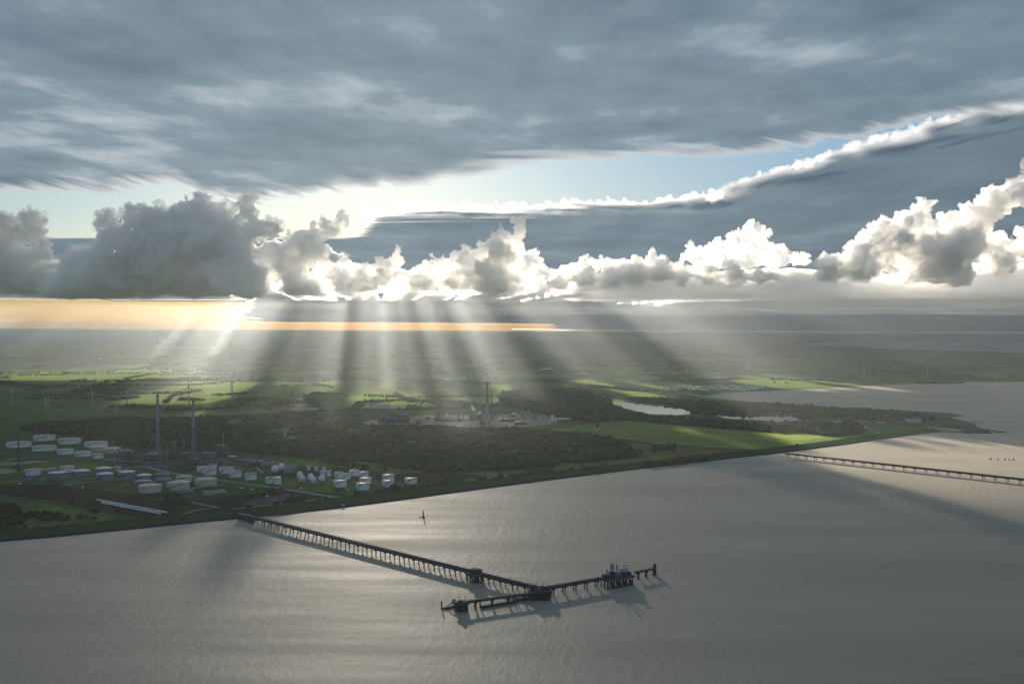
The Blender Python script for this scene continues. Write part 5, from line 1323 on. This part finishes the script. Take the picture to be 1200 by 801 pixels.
# low landing stages
def stage(name, x0, y0, x1, y1, label, h=2.4, w=5):
    a, b = G(x0, y0, 0), G(x1, y1, 0); d = b - a; L = d.length; t = empty(name, a, math.atan2(d.y, d.x)); tag(t, label, 'pontoon')
    MB().box((L / 2, 0, h / 2 - .8), (L, w, h + .6)).build('hull', M_PILE, t); MB().box((L / 2, 0, h - .42), (L + .4, w + .4, .25)).build('deck', M_DECK, t)
    m = MB()
    for s in (-1, 1): m.box((L / 2, s * w * .48, h + .8), (L, .12, .12)); [m.box((L * q, s * w * .48, h + .3), (.12, .12, 1.2)) for q in np.linspace(.02, .98, 8)]
    m.build('railing', M_STEEL, t)
    for q in (.02, .98): MB().tube((L * q, w * .5 + .8, -4), (L * q, w * .5 + .8, 8.5), .8, 8).build('guide_pile', M_PILE, t)
stage('landing_stage', 563.5, 712, 603.5, 705.5, 'low dark landing stage under the left walkway of the berth')
stage('landing_stage', 605, 704, 638, 698.5, 'low dark landing stage with a moored boat under the berth centre')
stage('mooring_float', 518.5, 713.3, 532.5, 711, 'small dark float with slanting gangway at the left tip of the berth', 1.6, 4)
g = G(533, 711, 0); b2 = G(524, 712.3, 0) - g
t = empty('gangway', g); tag(t, 'slanting gangway down to the float at the left tip of the berth', 'gangway')
for s in (-.8, .8): MB().tube((0, s, 8.6), (b2.x, b2.y + s, 2.0), .35).build('side_beam', M_JET, t)
MB().add([(0, -.8, 8.5), (0, .8, 8.5), (b2.x, b2.y + .8, 1.9), (b2.x, b2.y - .8, 1.9)], [(0, 1, 2, 3)]).build('walking_deck', M_DECK, t)
MB().tube((0, 0, -4), (0, 0, 9.5), .8, 8).build('post', M_PILE, t)
def boat(cx, cy, L, label, rz, mat):
    g = G(cx, cy, 0); t = empty('boat', g, rz); tag(t, label, 'boat')
    w = L * .28; V = []; prof = [(-.5, .85), (-.25, 1), (.1, 1), (.34, .7), (.5, .05)]
    for z, q in ((-.6, .7), (1.5, 1.0)):
        for x, k in prof: V += [(x * L * (.95 if z < 0 else 1), -k * w / 2 * q, z + (.5 if z > 0 and x > .3 else 0)), (x * L * (.95 if z < 0 else 1), k * w / 2 * q, z + (.5 if z > 0 and x > .3 else 0))]
    F = []
    for i in range(4): F += [(2 * i, 2 * i + 2, 12 + 2 * i, 10 + 2 * i), (2 * i + 1, 11 + 2 * i, 13 + 2 * i, 2 * i + 3), (10 + 2 * i, 12 + 2 * i, 13 + 2 * i, 11 + 2 * i)]
    F += [(0, 10, 11, 1), (8, 9, 19, 18)]
    MB().add(V, F).build('hull', mat, t); MB().box((-L * .12, 0, 2.5), (L * .3, w * .6, 2.2)).build('wheelhouse', M_WALLW, t); MB().tube((-L * .1, 0, 3.6), (-L * .1, 0, 7), .12).build('mast', M_DARKST, t)
boat(635.5, 699.5, 11, 'small white boat moored beside the landing stage under the berth centre', R(14), M_WALLW)
boat(619, 699.2, 9, 'small pale boat moored behind the landing stage, left of the other boat', R(14), M_BLUE)
boat(1161.3, 505.9, 22, 'white boat at the outer end of the harbour mole', R(-80), M_WALLW)
# beacon and stakes in the water
g = G(496.2, 606, 0); s = g.y / FPX
t = empty('beacon', g); tag(t, 'lone pale round beacon tower standing in the water off the dike', 'beacon')
MB().lathe((0, 0, 0), [(2.6, -3), (2.6, 1.6), (1.9, 1.7)], 16).build('base', M_PILE, t); MB().lathe((0, 0, 1.7), [(1.15, 0), (1.05, 7.6), (1.25, 7.7), (1.25, 8.3)], 16).build('tower', M_CONC, t, True); MB().lathe((0, 0, 10), [(.9, 0), (.9, 1.3), (.2, 1.8)], 12).build('lantern', M_DARKST, t)
MB().box((-4.2, 0, .4), (5, .8, .8)).build('footing_beam', M_PILE, t)
for (x, y, h, lab) in [(1161, 538.8, 5, 'stoutest dark pile, leftmost of five in the water beyond the far jetty'), (1169.6, 538.8, 3.2, 'dark pile, second from left of five beyond the far jetty'), (1178, 538.9, 3.2, 'dark pile, middle of five beyond the far jetty'), (1183, 539, 3.2, 'dark pile, fourth from left of five beyond the far jetty'), (1187.6, 539, 3.6, 'dark pile, rightmost of five beyond the far jetty')]:
    dolphin(x, y, h + .6, 1.3, lab, 3)
def stake(px, py, length, ang):
    g = G(px, py, 0); t = empty('fishing_stake', g, ang); tag(t, 'dark stake with a floating net line on the right hand water', 'stake', 'stakes with net lines in the water')
    MB().tube((0, 0, -2), (0, 0, 2.6), .35).build('pole', M_PILE, t)
    m = MB(); rr = random.Random(int(px * 7)); 
    pts = [Vector((length * k / 10, math.sin(k * .9) * 1.2 + rr.uniform(-.6, .6), .08)) for k in range(11)]
    for a, b in zip(pts, pts[1:]): m.tube(a, b, .08, 5)
    m.build('float_line', M_PILE, t)
for k in range(13): stake(1029 + 8.6 * k + rs.uniform(-1, 1), 587.5 + 1.32 * k + rs.uniform(-.4, .4), rs.uniform(85, 130), R(64 + rs.uniform(-3, 3)))
for k in range(7): stake(1126 + 11 * k + rs.uniform(-1, 1), 573.6 + .7 * k, rs.uniform(85, 120), R(64 + rs.uniform(-3, 3)))
# harbour mole and lock
def mole(name, px, label, h, w):
    V, F = [], []; Pq = dense([G(x, y, 0) for x, y in px], 18); rr = random.Random(3)
    for i, p in enumerate(Pq):
        d = Pq[min(i + 1, len(Pq) - 1)] - Pq[max(i - 1, 0)]; n = Vector((-d.y, d.x, 0)).normalized()
        for q, z in ((-1, -1), (-.45, h), (.45, h), (1, -1)): V.append(p + n * w * q + Vector((rr.uniform(-1, 1), rr.uniform(-1, 1), z + rr.uniform(-.3, .3) if z > 0 else z)))
    m = len(Pq)
    for i in range(m - 1): F += [(4 * i + j, 4 * i + 4 + j, 4 * i + 5 + j, 4 * i + 1 + j) for j in range(3)]
    F += [(0, 1, 2, 3), (4 * m - 1, 4 * m - 2, 4 * m - 3, 4 * m - 4)]
    tag(MB().add(V, F).build(name, M_STONE), label, 'mole')
mole('harbour_mole', [(1106, 505.4), (1125, 506.3), (1145, 507), (1161, 507.2)], 'low stone mole in line with the dike closing the small harbour', 2.4, 14)
mole('harbour_mole', [(1120, 500.9), (1140, 502.4), (1158, 504.2), (1168, 505.6), (1176, 506.6)], 'outer stone mole curving from the headland beach past the small harbour', 2.2, 16)
mole('groyne', [(1140, 494.5), (1152, 495.4)], 'short stone groyne on the headland beach', 1.0, 7)
building('lock_house', 1135.5, 507, 8, 2.6, 10, 'dark low house on the harbour mole', M_DCONC, M_ROOFG, R(4), .2, cat='house')
# goods wagons
def wagons(x0, y0, x1, y1, n, label):
    a, b = G(x0, y0, ZL + .3), G(x1, y1, ZL + .3); d = (b - a) / n; rz = math.atan2(d.y, d.x); L = d.length
    first = None
    for k in range(n):
        if first is None:
            t = empty('goods_wagon', (0, 0, 0), rz)
            ch = [MB().tube((-L * .46, 0, 2.9), (L * .46, 0, 2.9), 1.5, 12).build('tank', M_WHITE, t, True), MB().box((0, 0, 1.2), (L * .97, 2.4, .5)).build('chassis', M_RUST, t)]
            for q in (-.33, .33): ch.append(MB().box((L * q, 0, .45), (2.6, 1.9, .9)).build('bogie', M_DARKST, t))
            first = t
        else:
            t = first.copy(); COL.objects.link(t)
            for c in ch: c2 = c.copy(); COL.objects.link(c2); c2.parent = t
        t.location = a + d * (k + .5); tag(t, label, 'wagon', 'goods wagons in the sidings')
wagons(113.5, 587, 195.5, 602, 13, 'pale topped goods wagon in the upper row of the sidings by the dike road')
wagons(118.5, 590.2, 188.5, 603.3, 11, 'pale topped goods wagon in the lower row of the sidings by the dike road')
strip('railway', [(100, 585), (113.5, 587.2), (195.5, 602.4), (206, 604.3)], 5, M_STONE)
strip('railway', [(106, 588), (118.5, 590.5), (188.5, 603.6), (200, 605.7)], 5, M_STONE)
# parked vehicles
def vehicle(cx, cy, label, mat, L=4.6, h=1.5, rz=0.0, cat='car', group=None):
    g = G(cx, cy, ZL + .25); t = empty('parked_car' if cat == 'car' else 'parked_van', g, rz); tag(t, label, cat, group)
    w = 1.85
    V = [(-L / 2, y, .35) for y in (-w / 2, w / 2)] + [(L / 2, y, .35) for y in (-w / 2, w / 2)] + [(-L / 2, y, h * .58) for y in (-w / 2, w / 2)] + [(L / 2, y, h * .55) for y in (-w / 2, w / 2)]
    MB().add(V, [(0, 1, 3, 2), (4, 6, 7, 5), (0, 2, 6, 4), (1, 5, 7, 3), (0, 4, 5, 1), (2, 3, 7, 6)]).build('body', mat, t)
    q = .42 if cat == 'car' else .48
    V = [(x * L, y * w * k, z) for (x, z, k) in ((-q, h * .56, .48), (.28, h * .54, .48), (-q + .1, h, .42), (.12, h, .42)) for y in (-1, 1)]
    MB().add(V, [(0, 2, 3, 1), (4, 5, 7, 6), (0, 4, 6, 2), (1, 3, 7, 5), (0, 1, 5, 4), (2, 6, 7, 3)][::1]).build('cabin', mat if cat != 'car' else M_GLASS, t)
    for x in (-.3, .3):
        for y in (-.5, .5): MB().tube((x * L, y * w - .1, .33), (x * L, y * w + .1, .33), .33, 10).build('wheel', M_RUBBER, t)
for (x, y, lab, mt, L, h, cat) in [(312.5, 598.2, 'orange van, rightmost of three vehicles just above the jetty root', M_ORANGE, 6, 2.6, 'van'), (296.5, 598.6, 'white lorry box, leftmost of three vehicles just above the jetty root', M_WALLW, 9, 3, 'van'), (304.5, 598.4, 'white van parked between the lorry box and the orange van', M_WHITE, 7, 2.6, 'van'),
                              (283, 572.6, 'white truck with bright roof at the bend of the pale road', M_WALLW, 9, 3, 'van'), (296, 573.8, 'white van right of the truck at the pale road bend', M_WHITE, 6, 2.5, 'van'), (313, 581.6, 'white van at the top of the brown car park', M_WHITE, 6, 2.5, 'van'), (352.5, 572.6, 'pale van on the road right of the white domed tank', M_WALLW, 6, 2.5, 'van'),
                              (415.5, 580, 'white lorry among the dike bushes below the front white tank', M_WALLW, 11, 3, 'van'), (402.5, 592.6, 'white van driving on the dike crest', M_WALLW, 6, 2.6, 'van'), (96.5, 571.8, 'white tall van alone on the brown ground left', M_WALLW, 5, 4, 'van'), (23, 567.2, 'white van near the left end of the upper pale road', M_WHITE, 6, 3, 'van')]:
    vehicle(x, y, lab, mt, L, h, R(8), cat)
for k in range(16):
    x = 294 + (k % 8) * 5.6 + rs.uniform(-1, 1); y = 588.5 - (k % 8) * 1.15 + (k // 8) * 2.2
    vehicle(x, y, 'small car parked in the brown car park left of the tree clump', (M_GREY, M_WALLW, M_DARKST, M_RED)[k % 4], rz=R(100), group='cars in the brown car park')
# steam from the works
def steam(pts, label, seed):
    rr = random.Random(seed); cs, rr_ = [], []
    for (px, py, r) in pts:
        c = at(px, py, 3520); s = 3520 / FPX
        for k in range(9):
            u = Vector((rr.gauss(0, 1), rr.gauss(0, 1), rr.gauss(0, 1))) * .5; cs.append((c + u * r * s)[:]); rr_.append(r * s * rr.uniform(.4, .85))
    o = remesh_blobs('steam_plume', cs, rr_, 2.0)
    o.data.materials.clear(); o.data.materials.append(M_STEAM)
    tag(o, label, 'steam plume', 'steam plumes over the works')
M_STEAM = cloud_volume('steam', 0.10, (0.985, 0.985, 0.985), 0.5)
steam([(556.2, 480.5, 1.3), (555, 478.8, 1.4), (553.6, 477.2, 1.5), (552.6, 475.6, 1.0)], 'white steam plume blown upwards left of the tall slim chimney', 1)
steam([(560.5, 484.6, 1.3), (562, 483.6, 1.5)], 'low white steam puff between the red building and the tall slim chimney', 2)
steam([(524.5, 486.5, .9), (523.8, 484.6, 1.0)], 'small white steam puff left of the white silos', 3)
